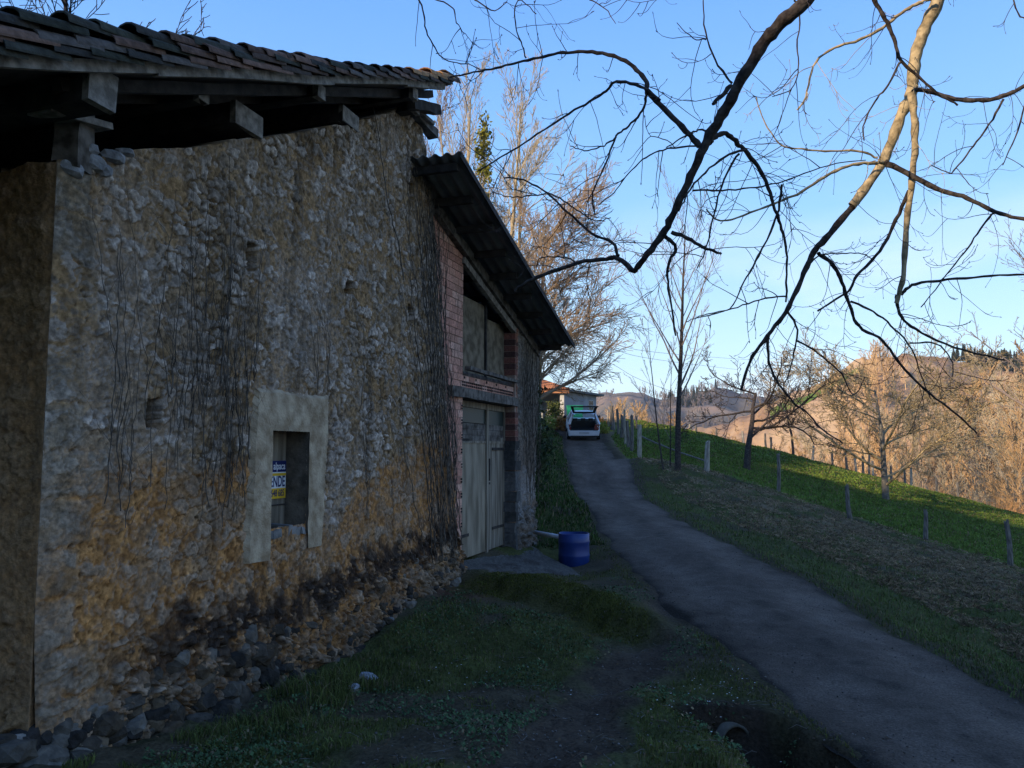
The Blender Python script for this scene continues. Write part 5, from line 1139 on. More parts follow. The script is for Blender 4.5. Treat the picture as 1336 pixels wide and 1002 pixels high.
# belt of trees and scrub just beyond the pasture crest
G5 = 'sunlit bare trees beyond the pasture'
protos = []
for k in range(5):
    random.seed(300 + k); H = [15, 13, 11, 16, 9][k]
    PP = dict(levels=3, n=(18, 10, 7), start=(.15, .15, .1), ang=(.6, .55, .6), len=(.40, .48, .45), up=(.1, .45, .3, .2), wob=(.08, .18, .25, .3), rmin=.020, rk=.42, taper=.18, fall=.5, segs=(6, 5, 4, 3, 3))
    o = empty('bare_tree', (0, 0, 0), 'x', 'tree', G5); A_ = Tubes(); B_ = Tubes(); grow(B_, (0, 0, -.5), (0, 0, 1), H, .10, 0, PP, A_); A_.build('trunk', M['twig_rust'], o, local=True); B_.build('crown', M[('twig_tan', 'far_twig', 'twig_rust')[k % 3]], o, local=True); protos.append((o, H))
used = [False] * 5
belt = [(1330, 505, 72), (1312, 520, 64), (1352, 470, 84), (1290, 528, 80), (1268, 500, 92), (1245, 545, 75), (1222, 530, 88), (1200, 555, 78), (1180, 540, 95), (1158, 560, 84), (1135, 548, 97), (1112, 565, 88), (1088, 560, 98), (1066, 572, 92), (1320, 545, 58), (1345, 530, 62),
        (1040, 578, 100), (1015, 582, 104), (1280, 495, 110), (1258, 505, 108), (1300, 480, 100), (1340, 495, 98), (1236, 515, 104), (1192, 520, 108), (1380, 480, 70), (1420, 470, 80)]
for k, (px, yt, d) in enumerate(belt):
    i = k % 5; src, H = protos[i]; x, y, z = at_g(px, d); h = float(at(px, yt, d)[2]) - z
    o = src if not used[i] else copy_tree(src); used[i] = True; o.location = (x, y, z - .2); s = max(.25, h / (H * 1.0)); o.scale = (max(s, .55), max(s, .55), s); o.rotation_euler = (0, 0, k * 2.1); o['label'] = 'warm sunlit bare tree standing in the scrub belt beyond the pasture crest'
rg = np.random.default_rng(5); pl = []
for k in range(420):
    px = rg.uniform(800, 1500); d = rg.uniform(60, 108); x, y, z = at_g(px, d); pl.append((x, y, z, rg.uniform(.12, .34)))
scatter('scrub', [bare_template(260 + k, 10, .6, 16, .07) for k in range(3)], pl, M['far_twig'], 'pale tangled scrub and dead bracken below the pasture crest', 'scrub')
x, y, z = at_g(1292, 56); tb = MB()
random.seed(44); o = empty('willow_bush', (x, y, z), 'bright orange leafless willow bush at the sunlit lower edge of the pasture', 'bush'); T = Tubes()
for k in range(420):
    a = random.random() * 6.28; el = random.uniform(.15, 1.1); l = random.uniform(1.4, 2.9); r0 = random.uniform(0, .9); p = Vector((math.cos(a) * r0, math.sin(a) * r0, 0)); d = Vector((math.cos(a) * el, math.sin(a) * el, 1)).normalized()
    T.add([p, p + d * l * .5, p + d * l + Vector((math.cos(a) * .2, math.sin(a) * .2, 0))], [.018, .013, .008], 3)
M['willow'] = mat('orange willow stems', (.42, .20, .07), (.62, .36, .15), scale=2, rough=.9); T.build('stem', M['willow'], o, local=True)

# ================================================================ SMALL HOUSE AT THE END OF THE LANE
hx, hy, _ = at_g(740, 50); hz = gz(4, 50)
M['wall_grey'] = mat('cement rendered wall', (.24, .25, .27), (.33, .34, .36), scale=1.5, bump=.004, bscale=20, rough=.95)
M['pillar'] = mat('whitewashed pillar', (.55, .52, .47), (.68, .65, .6), scale=3, rough=.9)
M['tile_red'] = mat('orange clay tile', (.22, .085, .045), (.38, .17, .09), scale=6, bump=.03, bscale=12, rough=.9); M['fascia'] = mat('terracotta fascia', (.42, .17, .08), (.55, .26, .13), scale=4, rough=.9)
house = empty('farm_outbuilding', (hx, hy, hz), 'small grey rendered farm building with tiled porch at the end of the lane', 'building')
def hp(px, py, d): return Vector(at(px, py, d))
zg = hz - .3
A1 = hp(735, 512, 49.2); B1 = hp(778, 518, 52.6)
dxy = (B1 - A1); dxy.z = 0; dxy.normalize(); nrm = Vector((-dxy.y, dxy.x, 0))     # away from the camera, leftwards
b = MB(); zt0, zt1 = float(hp(740, 511, 49.2).z), float(hp(778, 517, 52.6).z)
def wallbox(P0, P1, th, z0, za, zb):
    q0 = P0; q1 = P1; r0 = P0 + nrm * th; r1 = P1 + nrm * th
    return [(q0.x, q0.y, z0), (q1.x, q1.y, z0), (r1.x, r1.y, z0), (r0.x, r0.y, z0), (q0.x, q0.y, za), (q1.x, q1.y, zb), (r1.x, r1.y, zb), (r0.x, r0.y, za)]
b.hexa(wallbox(A1, B1, 5.0, zg - .5, zt0, zt1)); b.build('wall', M['wall_grey'], house)
b = MB(); e0 = A1 - dxy * .15 - nrm * .35; e1 = B1 + dxy * .45 - nrm * .35
b.hexa([(e0.x, e0.y, zt0 + .01), (e1.x, e1.y, zt1 + .0), (e1.x + nrm.x * 5.8, e1.y + nrm.y * 5.8, zt1 + .0), (e0.x + nrm.x * 5.8, e0.y + nrm.y * 5.8, zt0 + .01),
        (e0.x, e0.y, zt0 + .16), (e1.x, e1.y, zt1 + .14), (e1.x + nrm.x * 5.8, e1.y + nrm.y * 5.8, zt1 + .14), (e0.x + nrm.x * 5.8, e0.y + nrm.y * 5.8, zt0 + .16)]); b.build('roof', M['cement_sheet'], house)
wp = A1 + dxy * ((B1 - A1).length * .74); b = MB(); b.hexa([tuple(v) for v in [(wp - nrm * .03) + Vector((0, 0, zz - wp.z)) for zz in (0,)]] if False else wallbox(wp - nrm * .03, wp - nrm * .03 + dxy * .62, .1, float(hp(766, 528, 51).z), float(hp(766, 521, 51).z), float(hp(766, 521, 51).z)))
wi = b.build('window', M['pillar'], house)
b = MB(); b.hexa(wallbox(wp - nrm * .045 + dxy * .06, wp - nrm * .045 + dxy * .28, .1, float(hp(766, 527.5, 51).z), float(hp(766, 521.7, 51).z), float(hp(766, 521.7, 51).z))); b.hexa(wallbox(wp - nrm * .045 + dxy * .34, wp - nrm * .045 + dxy * .56, .1, float(hp(766, 527.5, 51).z), float(hp(766, 521.7, 51).z), float(hp(766, 521.7, 51).z))); b.build('pane', M['glass'], wi)
# porch with tiled roof to the left
p0 = hp(733.2, 512, 48.6); b = MB(); b.box(p0.x - .12, p0.x + .12, 48.5, 48.75, zg - .3, float(p0.z)); b.build('pillar', M['pillar'], house)
lx = float(at(690, 512, 48.6)[0]) - 2.5; zf1 = float(hp(740, 509, 48.4).z); zf0 = float(hp(740, 513, 48.4).z)
b = MB(); b.box(lx, p0.x + .42, 48.3, 48.46, zf0, zf1); b.build('fascia', M['fascia'], house)
b = MB(); b.box(lx, p0.x + .4, 52.2, 52.4, zg - .3, zf1 - .05); b.box(lx, lx + .2, 48.5, 52.2, zg - .3, zf1 - .05); b.build('porch_wall', M['timber'], house)
zr_ = float(hp(702, 494, 50).z); xr0 = float(hp(700, 494, 50).x); b = MB()
# hipped tiled roof: courses of tile rolls
V0 = Vector((lx, 48.25, zf1 + .05)); V1 = Vector((p0.x + .45, 48.25, zf1 + .03)); R0_ = Vector((lx, 52.5, zr_ + .35)); R1_ = Vector((xr0 - .2, 52.5, zr_ + .35))
nt = 34
for k in range(nt):
    for j in range(9):
        t0, t1 = k / nt, (k + 1) / nt; s0, s1 = j / 9, (j + 1) / 9 + .02
        def pt(t, s): return V0.lerp(V1, t).lerp(R0_.lerp(R1_, t), s)
        a, c, d_, e = pt(t0, s0), pt(t1, s0), pt(t1, s1), pt(t0, s1); up = Vector((0, 0, .07)); mid0 = (a + c) / 2 + up * 1.6; mid1 = (d_ + e) / 2 + up * 1.2
        b.add([a, mid0, c, d_, mid1, e], [(0, 1, 4, 5), (1, 2, 3, 4)])
b.add([V0 - Vector((0, 0, .05)), V1 - Vector((0, 0, .05)), R1_ - Vector((0, 0, .1)), R0_ - Vector((0, 0, .1))], [(0, 1, 2, 3)])
b.add([V1, R1_, Vector((V1.x + .2, 53.5, V1.z - .1))], [(0, 1, 2)]); b.build('tiled_roof', M['tile_red'], house)
# green tank, shrubs
m_green = mat('green plastic', (.01, .22, .12), (.02, .32, .18), scale=3, rough=.5)
gp_ = at_g(748, 46.6); b = MB(); gy0 = 46.6; zt = float(hp(748, 530, gy0).z); x0 = float(hp(740, 530, gy0).x); x1 = float(hp(760, 530, gy0).x)
b.box(x0, x1, gy0, gy0 + .7, gp_[2] - .1, zt); 
for k in range(5): b.box(x0 - .02, x1 + .02, gy0 - .02, gy0, gp_[2] + .2 + k * .28, gp_[2] + .26 + k * .28)
b.box(x0 - .03, x1 + .03, gy0 - .03, gy0 + .73, zt - .003, zt + .05); o = b.build('storage_bin', m_green, None); tag(o, 'bright green ribbed bin standing behind the white car', 'bin')
leafy('garden_bush', at_g(723, 47), 21, 1.55, .62, 'leaf_olive', 'upright olive shrub in front of the dark porch', 'bush', n=1500, size=.07, shape='ball')
leafy('garden_bush', at_g(721, 45.4), 22, .62, .70, 'leaf_lime', 'low sunlit yellow green bush left of the car', 'bush', n=1200, size=.06, shape='ball')
leafy('garden_bush', at_g(735, 45.2), 23, .75, .62, 'leaf_rust', 'rusty orange low bush beside the rear of the car', 'bush', n=1200, size=.06, shape='ball')
leafy('garden_bush', at_g(787, 46), 24, .5, .45, 'leaf_lime', 'small yellow green bush right of the car under the first posts', 'bush', n=700, size=.06, shape='ball')
leafy('garden_bush', at_g(782, 47), 25, .6, .35, 'leaf_rust', 'small orange shrub tucked at the house corner behind the car', 'bush', n=500, size=.06, shape='ball')
# evergreen shrubs on the bank beyond the pier
for k, (px, d, h, r, lab) in enumerate([(706, 24, 2.6, 1.0, 'dark evergreen bush on the bank right beside the stone pier'), (700, 30, 3.2, 1.1, 'dark ivy thicket further up the bank below the porch'), (694, 19.5, 2.4, .8, 'dark shrub tight behind the shed corner')]):
    leafy('evergreen_bush', (at_g(px, d)[0] - r * .75, d, at_g(px, d)[2]), 60 + k, h, r, 'leaf_dark', lab, 'bush', n=3000, size=.08, shape='ball')
leafy('evergreen_bush', (W(17.6, 0, -.3)[0], W(17.6, 0, -.3)[1], .2), 65, 2.1, .32, 'leaf_dark', 'dark tuft of evergreen creeper under the shed eave beyond the pier', 'climbing plant', n=1400, size=.05, shape='ball')

# ================================================================ CAR
def build_car():
    car = empty('hatchback_car', (0, 0, 0), 'white hatchback with its tailgate raised, parked at the top of the lane', 'car')
    paint = mat('white car paint', (.62, .64, .68), (.66, .68, .72), scale=1, rough=.28, spec=.5); blk = mat('black trim', (.012, .012, .013), (.02, .02, .02), scale=5, rough=.6); glz = glass('car glass', (.015, .02, .025), .05)
    red = mat('tail lamp red', (.14, .012, .012), (.18, .02, .018), scale=4, rough=.25, spec=.5); tyre = mat('tyre rubber', (.012, .012, .012), (.02, .02, .02), scale=9, rough=.9); alloy = mat('wheel rim', (.35, .36, .37), (.45, .45, .46), scale=8, rough=.35, metal=.8)
    # body shell: sections from rear (y=0) to nose (y=3.85); half-profiles (x,z)
    def sec(y, w, zb, zs, zw, k=1.0): # lower body ring points right side from bottom to top of waist
        return [(w * .80, zb), (w * .95, zb + .04), (w, zs), (w * .985, (zs + zw) / 2 + .05), (w * .93, zw)]
    S_ = [(0.0, .74, .34, .55, .80), (.06, .80, .26, .52, .86), (.35, .845, .20, .50, .92), (1.0, .855, .18, .50, .93), (2.0, .86, .18, .50, .92), (2.9, .85, .18, .50, .88), (3.45, .80, .20, .48, .74), (3.75, .68, .26, .46, .62), (3.85, .50, .32, .46, .55)]
    vs = []; fs = []; rings = []
    for (y, w, zb, zs, zw) in S_:
        r_ = sec(y, w, zb, zs, zw); ring = [(x, y, z) for x, z in r_] + [(-x, y, z) for x, z in r_[::-1]]; rings.append(range(len(vs), len(vs) + len(ring))); vs += ring
    m_ = 10
    for a, c in zip(rings[:-1], rings[1:]):
        for i in range(m_):
            if i == 4 and c[0] <= rings[4][0]: continue       # open top of the cabin
            fs.append((a[i], a[(i + 1) % m_], c[(i + 1) % m_], c[i]))
    fs.append(tuple(rings[0][::-1][i] for i in range(0))) if False else None
    # rear face below the boot opening
    r0 = rings[0]; fs.append((r0[0], r0[9], r0[8], r0[1])); fs.append((r0[1], r0[8], r0[7], r0[2])); fs.append(tuple(rings[-1]))
    body = mk('body', vs, fs, paint, car, smooth=False)
    bv = body.modifiers.new('bevel', 'BEVEL'); bv.width = .03; bv.segments = 2; bv.limit_method = 'ANGLE'; bv.angle_limit = R(25)
    # roof and pillars
    b = MB(); rw = .56; zr = 1.45
    rf = [(.42, rw, 1.40), (.75, rw + .01, 1.455), (1.4, rw + .02, 1.475), (2.0, rw, 1.44), (2.25, rw - .02, 1.38)]; n0 = len(b.v)
    for (y, w, z) in rf: b.v += [(-w, y, z - .05), (-w * .7, y, z), (0, y, z + .012), (w * .7, y, z), (w, y, z - .05)]; b.c += [(1, 1, 1)] * 5
    for k in range(len(rf) - 1):
        for i in range(4): b.f.append((k * 5 + i, k * 5 + i + 1, k * 5 + 5 + i + 1, k * 5 + 5 + i))
    for s in (-1, 1):
        b.beam((s * .80, .10, .86), (s * .585, .44, 1.38), .10, .12); b.beam((s * .82, 1.35, .90), (s * .59, 1.40, 1.42), .03, .09); b.beam((s * .80, 2.75, .88), (s * .56, 2.2, 1.38), .05, .07); b.beam((s * .585, .44, 1.38), (s * .57, 2.25, 1.38), .05, .06)
    b.build('roof', paint, car)
    b = MB()
    for s in (-1, 1):
        q = [(s * .815, .30, .90), (s * .815, 2.68, .89), (s * .575, 2.18, 1.37), (s * .59, .60, 1.38)]; b.add(q, [(0, 1, 2, 3)])
    b.add([(-.78, 2.78, .88), (.78, 2.78, .88), (.55, 2.24, 1.37), (-.55, 2.24, 1.37)], [(0, 1, 2, 3)])
    for f_ in list(b.f): b.f.append(f_[::-1]) if False else None
    gm, gnt, GN, GL, GP = _nodes('clear tinted glass'); GP.inputs['Base Color'].default_value = (.6, .68, .66, 1); GP.inputs['Transmission Weight'].default_value = .95; GP.inputs['Roughness'].default_value = .02; GP.inputs['IOR'].default_value = 1.02
    b.build('side_window', gm, car)
    # boot interior, rear seats
    b = MB(); b.box(-.70, .70, .10, 1.2, .55, .58); b.box(-.74, -.66, .06, 2.6, .56, .88); b.box(.66, .74, .06, 2.6, .56, .88); b.box(-.66, .66, 1.15, 1.28, .58, .92)
    for s in (-.42, 0, .42): b.box(s - .12, s + .12, 1.17, 1.25, .93, 1.06)
    b.build('boot_interior', blk, car)
    b = MB(); b.box(-.77, .77, -.05, .07, .30, .56); b.box(-.70, .70, -.065, -.045, .36, .40); bp = b.build('rear_bumper', paint, car); bb = bp.modifiers.new('bevel', 'BEVEL'); bb.width = .03; bb.segments = 2
    b = MB(); b.box(-.72, .72, -.04, .05, .22, .30); b.build('bumper_trim', blk, car)
    b = MB(); b.box(-.26, .26, -.075, -.066, .40, .51); pt_ = b.build('number_plate', mat('number plate', (.42, .44, .48), (.5, .5, .52), scale=9, rough=.5), car)
    for s in (-1, 1):
        b = MB(); b.hexa([(s * .60 - .09, -.02, .62), (s * .60 + .17 * s + .0, .0, .62), (s * .80, .16, .62), (s * .60 - .09, .1, .62), (s * .64 - .07, .02, .88), (s * .78, .03, .88), (s * .80, .18, .90), (s * .64 - .07, .12, .88)]); b.build('tail_lamp', red, car)
    # tailgate raised about its roof hinge
    tg = MB(); hy_, hz_ = .44, 1.43; dirv = Vector((0, -.72, .69)); nv = Vector((0, .69, .72)); L1, L2 = .52, .50
    def tp(x, t, o): return Vector((x, hy_, hz_)) + dirv * t + nv * o
    for s in (-1, 1): tg.hexa([tp(s * .46, 0, 0), tp(s * .58, 0, 0), tp(s * .70, L1, 0), tp(s * .56, L1, 0), tp(s * .46, 0, .05), tp(s * .58, 0, .05), tp(s * .70, L1, .05), tp(s * .56, L1, .05)])
    tg.hexa([tp(-.5, -.02, 0), tp(.5, -.02, 0), tp(.5, .08, 0), tp(-.5, .08, 0), tp(-.5, -.02, .05), tp(.5, -.02, .05), tp(.5, .08, .05), tp(-.5, .08, .05)])
    d2 = Vector((0, -.93, .10)).normalized()
    e0 = tp(0, L1, 0); E = lambda x, t, o: Vector((x, e0.y, e0.z)) + d2 * t + Vector((0, -d2.z, d2.y)) * -o
    tg.hexa([E(-.70, 0, 0), E(.70, 0, 0), E(.72, .40, 0), E(-.72, .40, 0), E(-.70, 0, .07), E(.70, 0, .07), E(.72, .40, .07), E(-.72, .40, .07)]); tgo = tg.build('tailgate', blk, car)
    b = MB(); b.add([tp(-.48, .06, .02), tp(.48, .06, .02), tp(.58, L1, .02), tp(-.58, L1, .02)], [(0, 1, 2, 3)]); gg = b.build('rear_window', None or glz, tgo)
    gg.data.materials[0] = gm
    for s in (-1, 1):
        b = MB(); b.cyl((s * .60, .30, .95), tp(s * .57, .36, 0), .012, n=6); b.build('gas_strut', blk, car)
        b = MB(); b.hexa([(s * .86, 2.45, .92), (s * 1.02, 2.42, .92), (s * 1.02, 2.52, .92), (s * .86, 2.55, .92), (s * .86, 2.45, 1.04), (s * 1.02, 2.42, 1.06), (s * 1.02, 2.52, 1.06), (s * .86, 2.55, 1.04)]); b.build('mirror', blk, car)
        for y in (.72, 3.12):
            b = MB(); b.cyl((s * .70, y, .30), (s * .87, y, .30), .30, n=24); w_ = b.build('tyre', tyre, car); b = MB(); b.cyl((s * .862, y, .30), (s * .876, y, .30), .19, n=20); b.build('rim', alloy, w_)
    return car
car = build_car(); cy_ = 41.6; cxx = float(at(762, 560, cy_)[0]); cz_ = float(base_z(cxx, cy_ + .7)); cz2 = float(base_z(cxx + .1, cy_ + 3.1)); slope = math.atan2(cz2 - cz_, 2.4)
car.location = (cxx, cy_, cz_ - .7 * math.tan(slope) + .03); car.rotation_euler = (slope, 0, R(-2.0))

# ================================================================ POWER LINES
M['wire'] = mat('cable', (.02, .02, .02), (.04, .04, .04), scale=1, rough=.7)
pole = empty('utility_pole', at_g(560, 58), 'wooden utility pole hidden behind the barn', 'pole'); T = Tubes(); px_, py_, pz_ = at_g(560, 58); T.add([(px_, py_, pz_ - .5), (px_, py_, 11.6)], [.14, .10], 10); T.build('shaft', M['timber'], pole)
for k, (a, c, lab) in enumerate([((784, 444), (860, 460), 'uppermost thin power cable crossing the sky above the lane'), ((778, 449), (850, 468), 'middle thin power cable just below the uppermost one'), ((774, 466), (852, 502), 'lowest and steepest power cable above the distant hills')]):
    A0 = np.array([px_, py_, 11.4 - .5 * k]); d1, d2 = 64.0, 80.0
    if k == 2: A0 = np.array([px_, py_, 9.6])
    p1 = at(*a, d1); p2_ = at(*c, d2); p3_ = p2_ + (p2_ - p1) * 3.2 + np.array([0, 0, 2.0]); P4 = smooth_path([A0, p1, p2_, p3_], 8); T = Tubes(); T.add(P4, [.016] * len(P4), 4); o = T.build('power_cable', M['wire'], None); tag(o, lab, 'cable', 'power cables over the lane')

# ================================================================ HAZE
hzm = bpy.data.materials.new('haze'); hzm.use_nodes = True; hn = hzm.node_tree; hn.nodes.clear(); ho = hn.nodes.new('ShaderNodeOutputMaterial'); hv = hn.nodes.new('ShaderNodeVolumePrincipled')
hv.inputs['Color'].default_value = (.80, .88, 1, 1); hv.inputs['Density'].default_value = .00016; hv.inputs['Anisotropy'].default_value = .2; hn.links.new(hv.outputs[0], ho.inputs['Volume'])
b = MB(); b.box(-700, 1650, -160, 1120, -60, 120); hzo = b.build('haze', hzm, None); hzo['kind'] = 'stuff'
scene.cycles.volume_bounces = 0

# ================================================================ GRASS, LITTER, FLOWERS
rg = np.random.default_rng(1234)
def blades(name, P0, h, w, m, cols, lean=.5, label='', cat='grass'):
    n = len(P0); a = rg.uniform(0, 2 * math.pi, n); dx_ = np.cos(a); dy_ = np.sin(a); la = rg.uniform(0, 2 * math.pi, n); ll = rg.uniform(0, lean, n) * h
    side = np.stack([dx_ * w, dy_ * w, 0 * w], -1); lv = np.stack([np.cos(la) * ll, np.sin(la) * ll, 0 * ll], -1)
    v0 = P0 - side; v1 = P0 + side; midp = P0 + lv * .35 + np.stack([0 * h, 0 * h, h * .6], -1); v2 = midp + side * .7; v3 = midp - side * .7; tip = P0 + lv + np.stack([0 * h, 0 * h, h * (1 - .25 * ll / np.maximum(h, 1e-4))], -1)
    V_ = np.stack([v0, v1, v2, v3, tip, tip + side * .05], 1).reshape(-1, 3); b_ = np.arange(n)[:, None] * 6
    F_ = np.concatenate([b_ + np.array([[0, 1, 2, 3]]), b_ + np.array([[3, 2, 5, 4]])]); cc_ = np.repeat(cols, 6, 0)
    o = mk(name, V_, F_, m, None, False, cols=cc_); return tag(o, label, cat, None, 'stuff')
M['grass'] = mat('grass blade', (1, 1, 1), attr=True, scale=3, rough=.85, spec=.12)
def area(n, u0, u1, d0, d1, pw=1.6):
    d = d0 + (d1 - d0) * rg.random(n) ** pw; u = rg.uniform(u0, u1, n); return u * d, d
def gcolor(n, base, var=.45):
    t = rg.uniform(1 - var, 1 + var, (n, 1)); c = np.array(base)[None, :] * t; dry = rg.random(n) < .13; c[dry] = np.array([.17, .13, .07]) * rg.uniform(.6, 1.3, (dry.sum(), 1)); return c
# farmyard grass
x, y = area(190000, -.55, .62, 3.2, 17, 1.4); rm_ = road_mask(x, y); wo_ = (x + 5) * WN[0] + y * WN[1]; md = seg_d(x, y, mud_path); n4_ = fbm(x * .7, y * .7, 60, 5); n5 = fbm(x * 2.5, y * 2.5, 61, 4); dd = seg_d(x, y, ditch)
sx_ = x * WD[0] + y * WD[1] + 1.58
keep = (rm_ < -.06 + .22 * (n5 - .3)) & (wo_ > .25 + .2 * n5) & (x < xl(y) + .3) & (md > .25 + .5 * n5) & (dd > .42 + .2 * n5) & (n4_ + .35 * n5 < .80) & ~((sx_ > 13.0) & (wo_ < 1.3)); x, y = x[keep], y[keep]; n5 = n5[keep]; wo_ = wo_[keep]; sx_ = sx_[keep]
long_ = np.exp(-((sx_ - 7.9) ** 2 / 1.0 + (wo_ - .75) ** 2 / .30)); h = (.020 + .05 * n5 ** 2 * rg.random(len(x))) * (1 + rg.random(len(x))) + .20 * long_ * rg.uniform(.4, 1, len(x)) + .05 * np.exp(-(wo_ / .6) ** 2); c = gcolor(len(x), (.088, .100, .026)); ml = seg_d(x, y, ledge) < .6; c[ml] = c[ml] * np.array([1.5, 1.1, .7]); h[ml] *= .5
blades('grass', np.stack([x, y, ground_z(x, y) - .01], -1), h, .0022 + .0022 * rg.random(len(x)) + .0002 * y, M['grass'], c, .9, 'short rough grass growing over the farmyard verge beside the barn')
# verge to the right of the lane and bank
x, y = area(110000, .05, .70, 5.5, 30, 1.5); e_ = x - xr(y); ev_ = e_ / np.maximum(.5, xf(y) - xr(y)); n5 = fbm(x * 1.6, y * 1.6, 79, 4); keep = (e_ > .04 - .20 * (n5 - .3)) & (((ev_ < .38 + .6 * (n5 - .5))) | ((n5 < .52) & (rg.random(len(x)) < .75)) | (rg.random(len(x)) < .42)) & (ev_ < .98); x, y = x[keep], y[keep]
h = (.025 + .07 * rg.random(len(x)) ** 2); blades('grass', np.stack([x, y, ground_z(x, y) - .01], -1), h, .003 + .0006 * y * rg.random(len(x)), M['grass'], gcolor(len(x), (.085, .115, .032)), .9, 'rough green verge along the right edge of the lane')
# pasture
x, y = area(150000, .12, .68, 19, 57, 1.1); keep = (x > xf(y) + .05 * rg.normal(0, 1, len(x))); x, y = x[keep], y[keep]; h = .05 + .07 * rg.random(len(x)); blades('grass', np.stack([x, y, ground_z(x, y) - .015], -1), h, .0009 * y * rg.uniform(.6, 1.2, len(x)), M['grass'], gcolor(len(x), (.105, .155, .028), .40), .7, 'green pasture grass on the slope beyond the fence posts')
x, y = area(45000, -.10, .13, 16, 46, 1.1); keep = (x < xl(y) - .1); x, y = x[keep], y[keep]; h = .05 + .12 * rg.random(len(x)) ** 2; blades('grass', np.stack([x, y, ground_z(x, y) - .015], -1), h, .0009 * y * rg.uniform(.6, 1.2, len(x)), M['grass'], gcolor(len(x), (.045, .075, .018), .4), .8, 'grass bank left of the lane beyond the stone pier')
# cut twigs, dead leaves on the bank
x, y = area(120000, .08, .70, 7, 31, 1.4); e_ = x - xr(y); ev_ = e_ / np.maximum(.5, xf(y) - xr(y)); n5 = fbm(x * 1.6, y * 1.6, 79, 4); keep = (ev_ > .16) & (ev_ < .99) & (n5 + .12 > .50); x, y = x[keep], y[keep]; n = len(x)
L_ = rg.uniform(.014, .06, n) * (1 + 1.5 * (rg.random(n) < .04)); a = rg.uniform(0, 6.28, n); z = ground_z(x, y) + .012; w = .0013 + .00016 * y; dx_ = np.cos(a) * L_; dy_ = np.sin(a) * L_; tz_ = rg.uniform(-.02, .05, n)
V_ = np.stack([np.stack([x - dx_, y - dy_, z], -1), np.stack([x - dx_ * .2, y - dy_ * .2, z + w * 2 + .01], -1), np.stack([x + dx_, y + dy_, z + tz_ + .01], -1), np.stack([x + dx_ * .2 - dy_ / L_ * w * 1.6, y + dy_ * .2 + dx_ / L_ * w * 1.6, z], -1)], 1).reshape(-1, 3)
c = np.array([.21, .155, .095]) * rg.uniform(.35, 1.6, (n, 1)); o = mk('litter', V_, np.arange(4 * n).reshape(-1, 4), M['grass'], None, False, cols=np.repeat(c, 4, 0)); tag(o, 'brown litter of cut twigs and dead leaves strewn over the bank', 'litter', None, 'stuff')
# scattered straws and gravel
x, y = area(5200, -.45, .62, 3.3, 15, 1.3); wo_ = (x + 5) * WN[0] + y * WN[1]; keep = (wo_ > .4); x, y = x[keep], y[keep]; rmk = road_mask(x, y); z = np.where(rmk > 0, base_z(x, y) + .025, ground_z(x, y) + .004); mb = MB()
for k in range(0, len(x), 1):
    r = random.uniform(.003, .010); t = random.uniform(.5, 1.6)
    if -.1 < rmk[k]: t *= .9
    put_stone(mb, (x[k], y[k], z[k]), r, k % 14, (.12 * t, .105 * t, .09 * t))
STN_s = None
o = mb.build('gravel', M['rubble'], None, colors=True); tag(o, 'scattered gravel and grit on the lane and bare earth', 'gravel', None, 'stuff')
n = 420; x, y = area(n, -.3, .5, 4, 13, 1.3); wo_ = (x + 5) * WN[0] + y * WN[1]; keep = (wo_ > .5) & (road_mask(x, y) < -.1) & (x < xl(y)); x, y = x[keep], y[keep]; n = len(x); a = rg.uniform(0, 6.28, n); L_ = rg.uniform(.03, .11, n); T = Tubes(); z = ground_z(x, y) + .02
for k in range(n): T.add([(x[k], y[k], z[k]), (x[k] + math.cos(a[k]) * L_[k], y[k] + math.sin(a[k]) * L_[k], z[k] + random.uniform(-.01, .03)), (x[k] + math.cos(a[k] + .3) * L_[k] * 2, y[k] + math.sin(a[k] + .3) * L_[k] * 2, z[k])], [.0022, .0025, .001], 3)
o = T.build('straw', M['post'], None); tag(o, 'pale straws and small fallen twigs lying in the farmyard grass', 'litter', None, 'stuff')
M['petal'] = mat('white petal', (.55, .55, .52), (.7, .7, .68), scale=9, rough=.8); fl = MB()
cen = [at_g(930, 6.9), at_g(905, 7.4), at_g(960, 6.4), at_g(590, 8.2), at_g(950, 7.6)]
for k in range(110):
    c_ = cen[k % 5] if k % 5 != 3 else random.choice([cen[3], at_g(random.uniform(520, 860), random.uniform(6, 10))]); x_ = c_[0] + random.gauss(0, .32); y_ = c_[1] + random.gauss(0, .32)
    if float(road_mask(np.array([x_]), np.array([y_]))[0]) > -.15: continue
    z_ = gz(x_, y_) + random.uniform(.03, .06); r = random.uniform(.005, .009); q = [(x_ + r * math.cos(t * 1.047), y_ + r * math.sin(t * 1.047), z_ + (.002 if t % 2 else 0)) for t in range(6)]; fl.add([(x_, y_, z_ + .003)] + q, [(0, 1 + t, 1 + (t + 1) % 6) for t in range(6)])
o = fl.build('daisies', M['petal'], None); tag(o, 'tiny white daisies dotted in the grass around the culvert ditch', 'flowers', None, 'stuff')

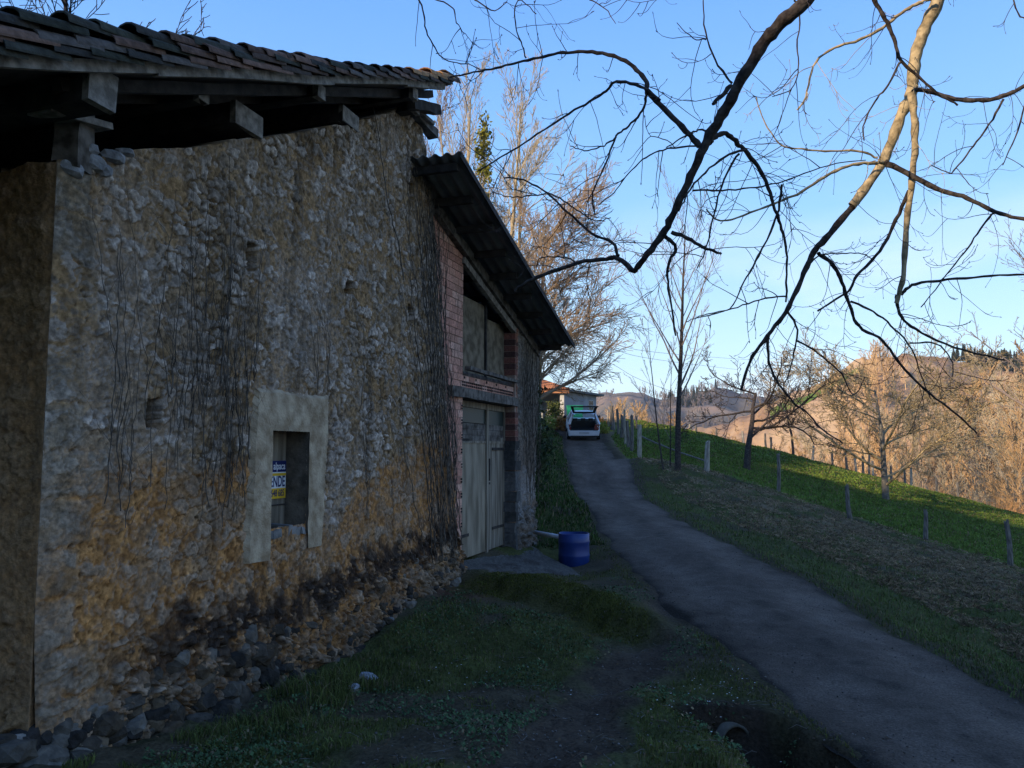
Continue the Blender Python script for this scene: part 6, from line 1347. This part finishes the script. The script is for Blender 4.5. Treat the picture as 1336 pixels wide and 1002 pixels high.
x, y = area(60000, -.45, .35, 3.4, 12.5, 1.3); wo_ = (x + 5) * WN[0] + y * WN[1]; nw = fbm(x * 1.1, y * 1.1, 500, 4); keep = (wo_ > .3) & (x < xl(y) - .15) & (seg_d(x, y, mud_path) > .3) & (nw > .50) & ~((x * WD[0] + y * WD[1] + 1.58 > 13.0) & (wo_ < 1.6)); x, y = x[keep], y[keep]; n = len(x)
def leaf_quads(x, y, z, r, tilt):
    n = len(x); a = rg.uniform(0, 6.28, n); u = np.stack([np.cos(a) * r, np.sin(a) * r, rg.uniform(-tilt, tilt, n) * r], -1); v = np.stack([-np.sin(a) * r * .7, np.cos(a) * r * .7, rg.uniform(-tilt, tilt, n) * r], -1); P = np.stack([x, y, z], -1)
    return np.stack([P - u, P + v, P + u, P - v], 1).reshape(-1, 3), np.arange(4 * n).reshape(-1, 4)
V_, F_ = leaf_quads(x, y, ground_z(x, y) + rg.uniform(.01, .055, n), rg.uniform(.006, .017, n), .8)
o = mk('weeds', V_, F_, M['grass'], None, False, cols=np.repeat(gcolor(n, (.060, .100, .040), .45), 4, 0)); tag(o, 'low broad leaved creeping weeds among the farmyard grass', 'weeds', None, 'stuff')
x, y = area(2600, -.45, .60, 3.4, 16, 1.3); wo_ = (x + 5) * WN[0] + y * WN[1]; keep = (wo_ > .2) & ((road_mask(x, y) < .25) | (rg.random(len(x)) < .15)); x, y = x[keep], y[keep]; n = len(x); z = np.where(road_mask(x, y) > -.1, base_z(x, y) + .03, ground_z(x, y) + .02)
V_, F_ = leaf_quads(x, y, z, rg.uniform(.006, .018, n), .6); o = mk('dead_leaves', V_, F_, M['grass'], None, False, cols=np.repeat(np.array([.11, .070, .038]) * rg.uniform(.4, 1.5, (n, 1)), 4, 0)); tag(o, 'small brown dead leaves scattered over the yard and lane edges', 'leaves', None, 'stuff')

# moss on the step below the ramp
x, y = area(90000, -.12, .20, 9.2, 13.2, 1.0); dl_ = seg_d(x, y, ledge); nm = fbm(x * 2.5, y * 2.5, 520, 4); keep = (dl_ < .02 + .75 * nm * rg.random(len(x)) ** .5) & (x < xl(y) - .1); x, y = x[keep], y[keep]; n = len(x)
c = np.array([.085, .088, .018]) * rg.uniform(.5, 1.5, (n, 1)); h = rg.uniform(.012, .035, n); blades('moss', np.stack([x, y, ground_z(x, y) - .005], -1), h, np.full(n, .006), M['grass'], c, .9, 'yellow green moss cushion along the step below the concrete ramp', 'moss')
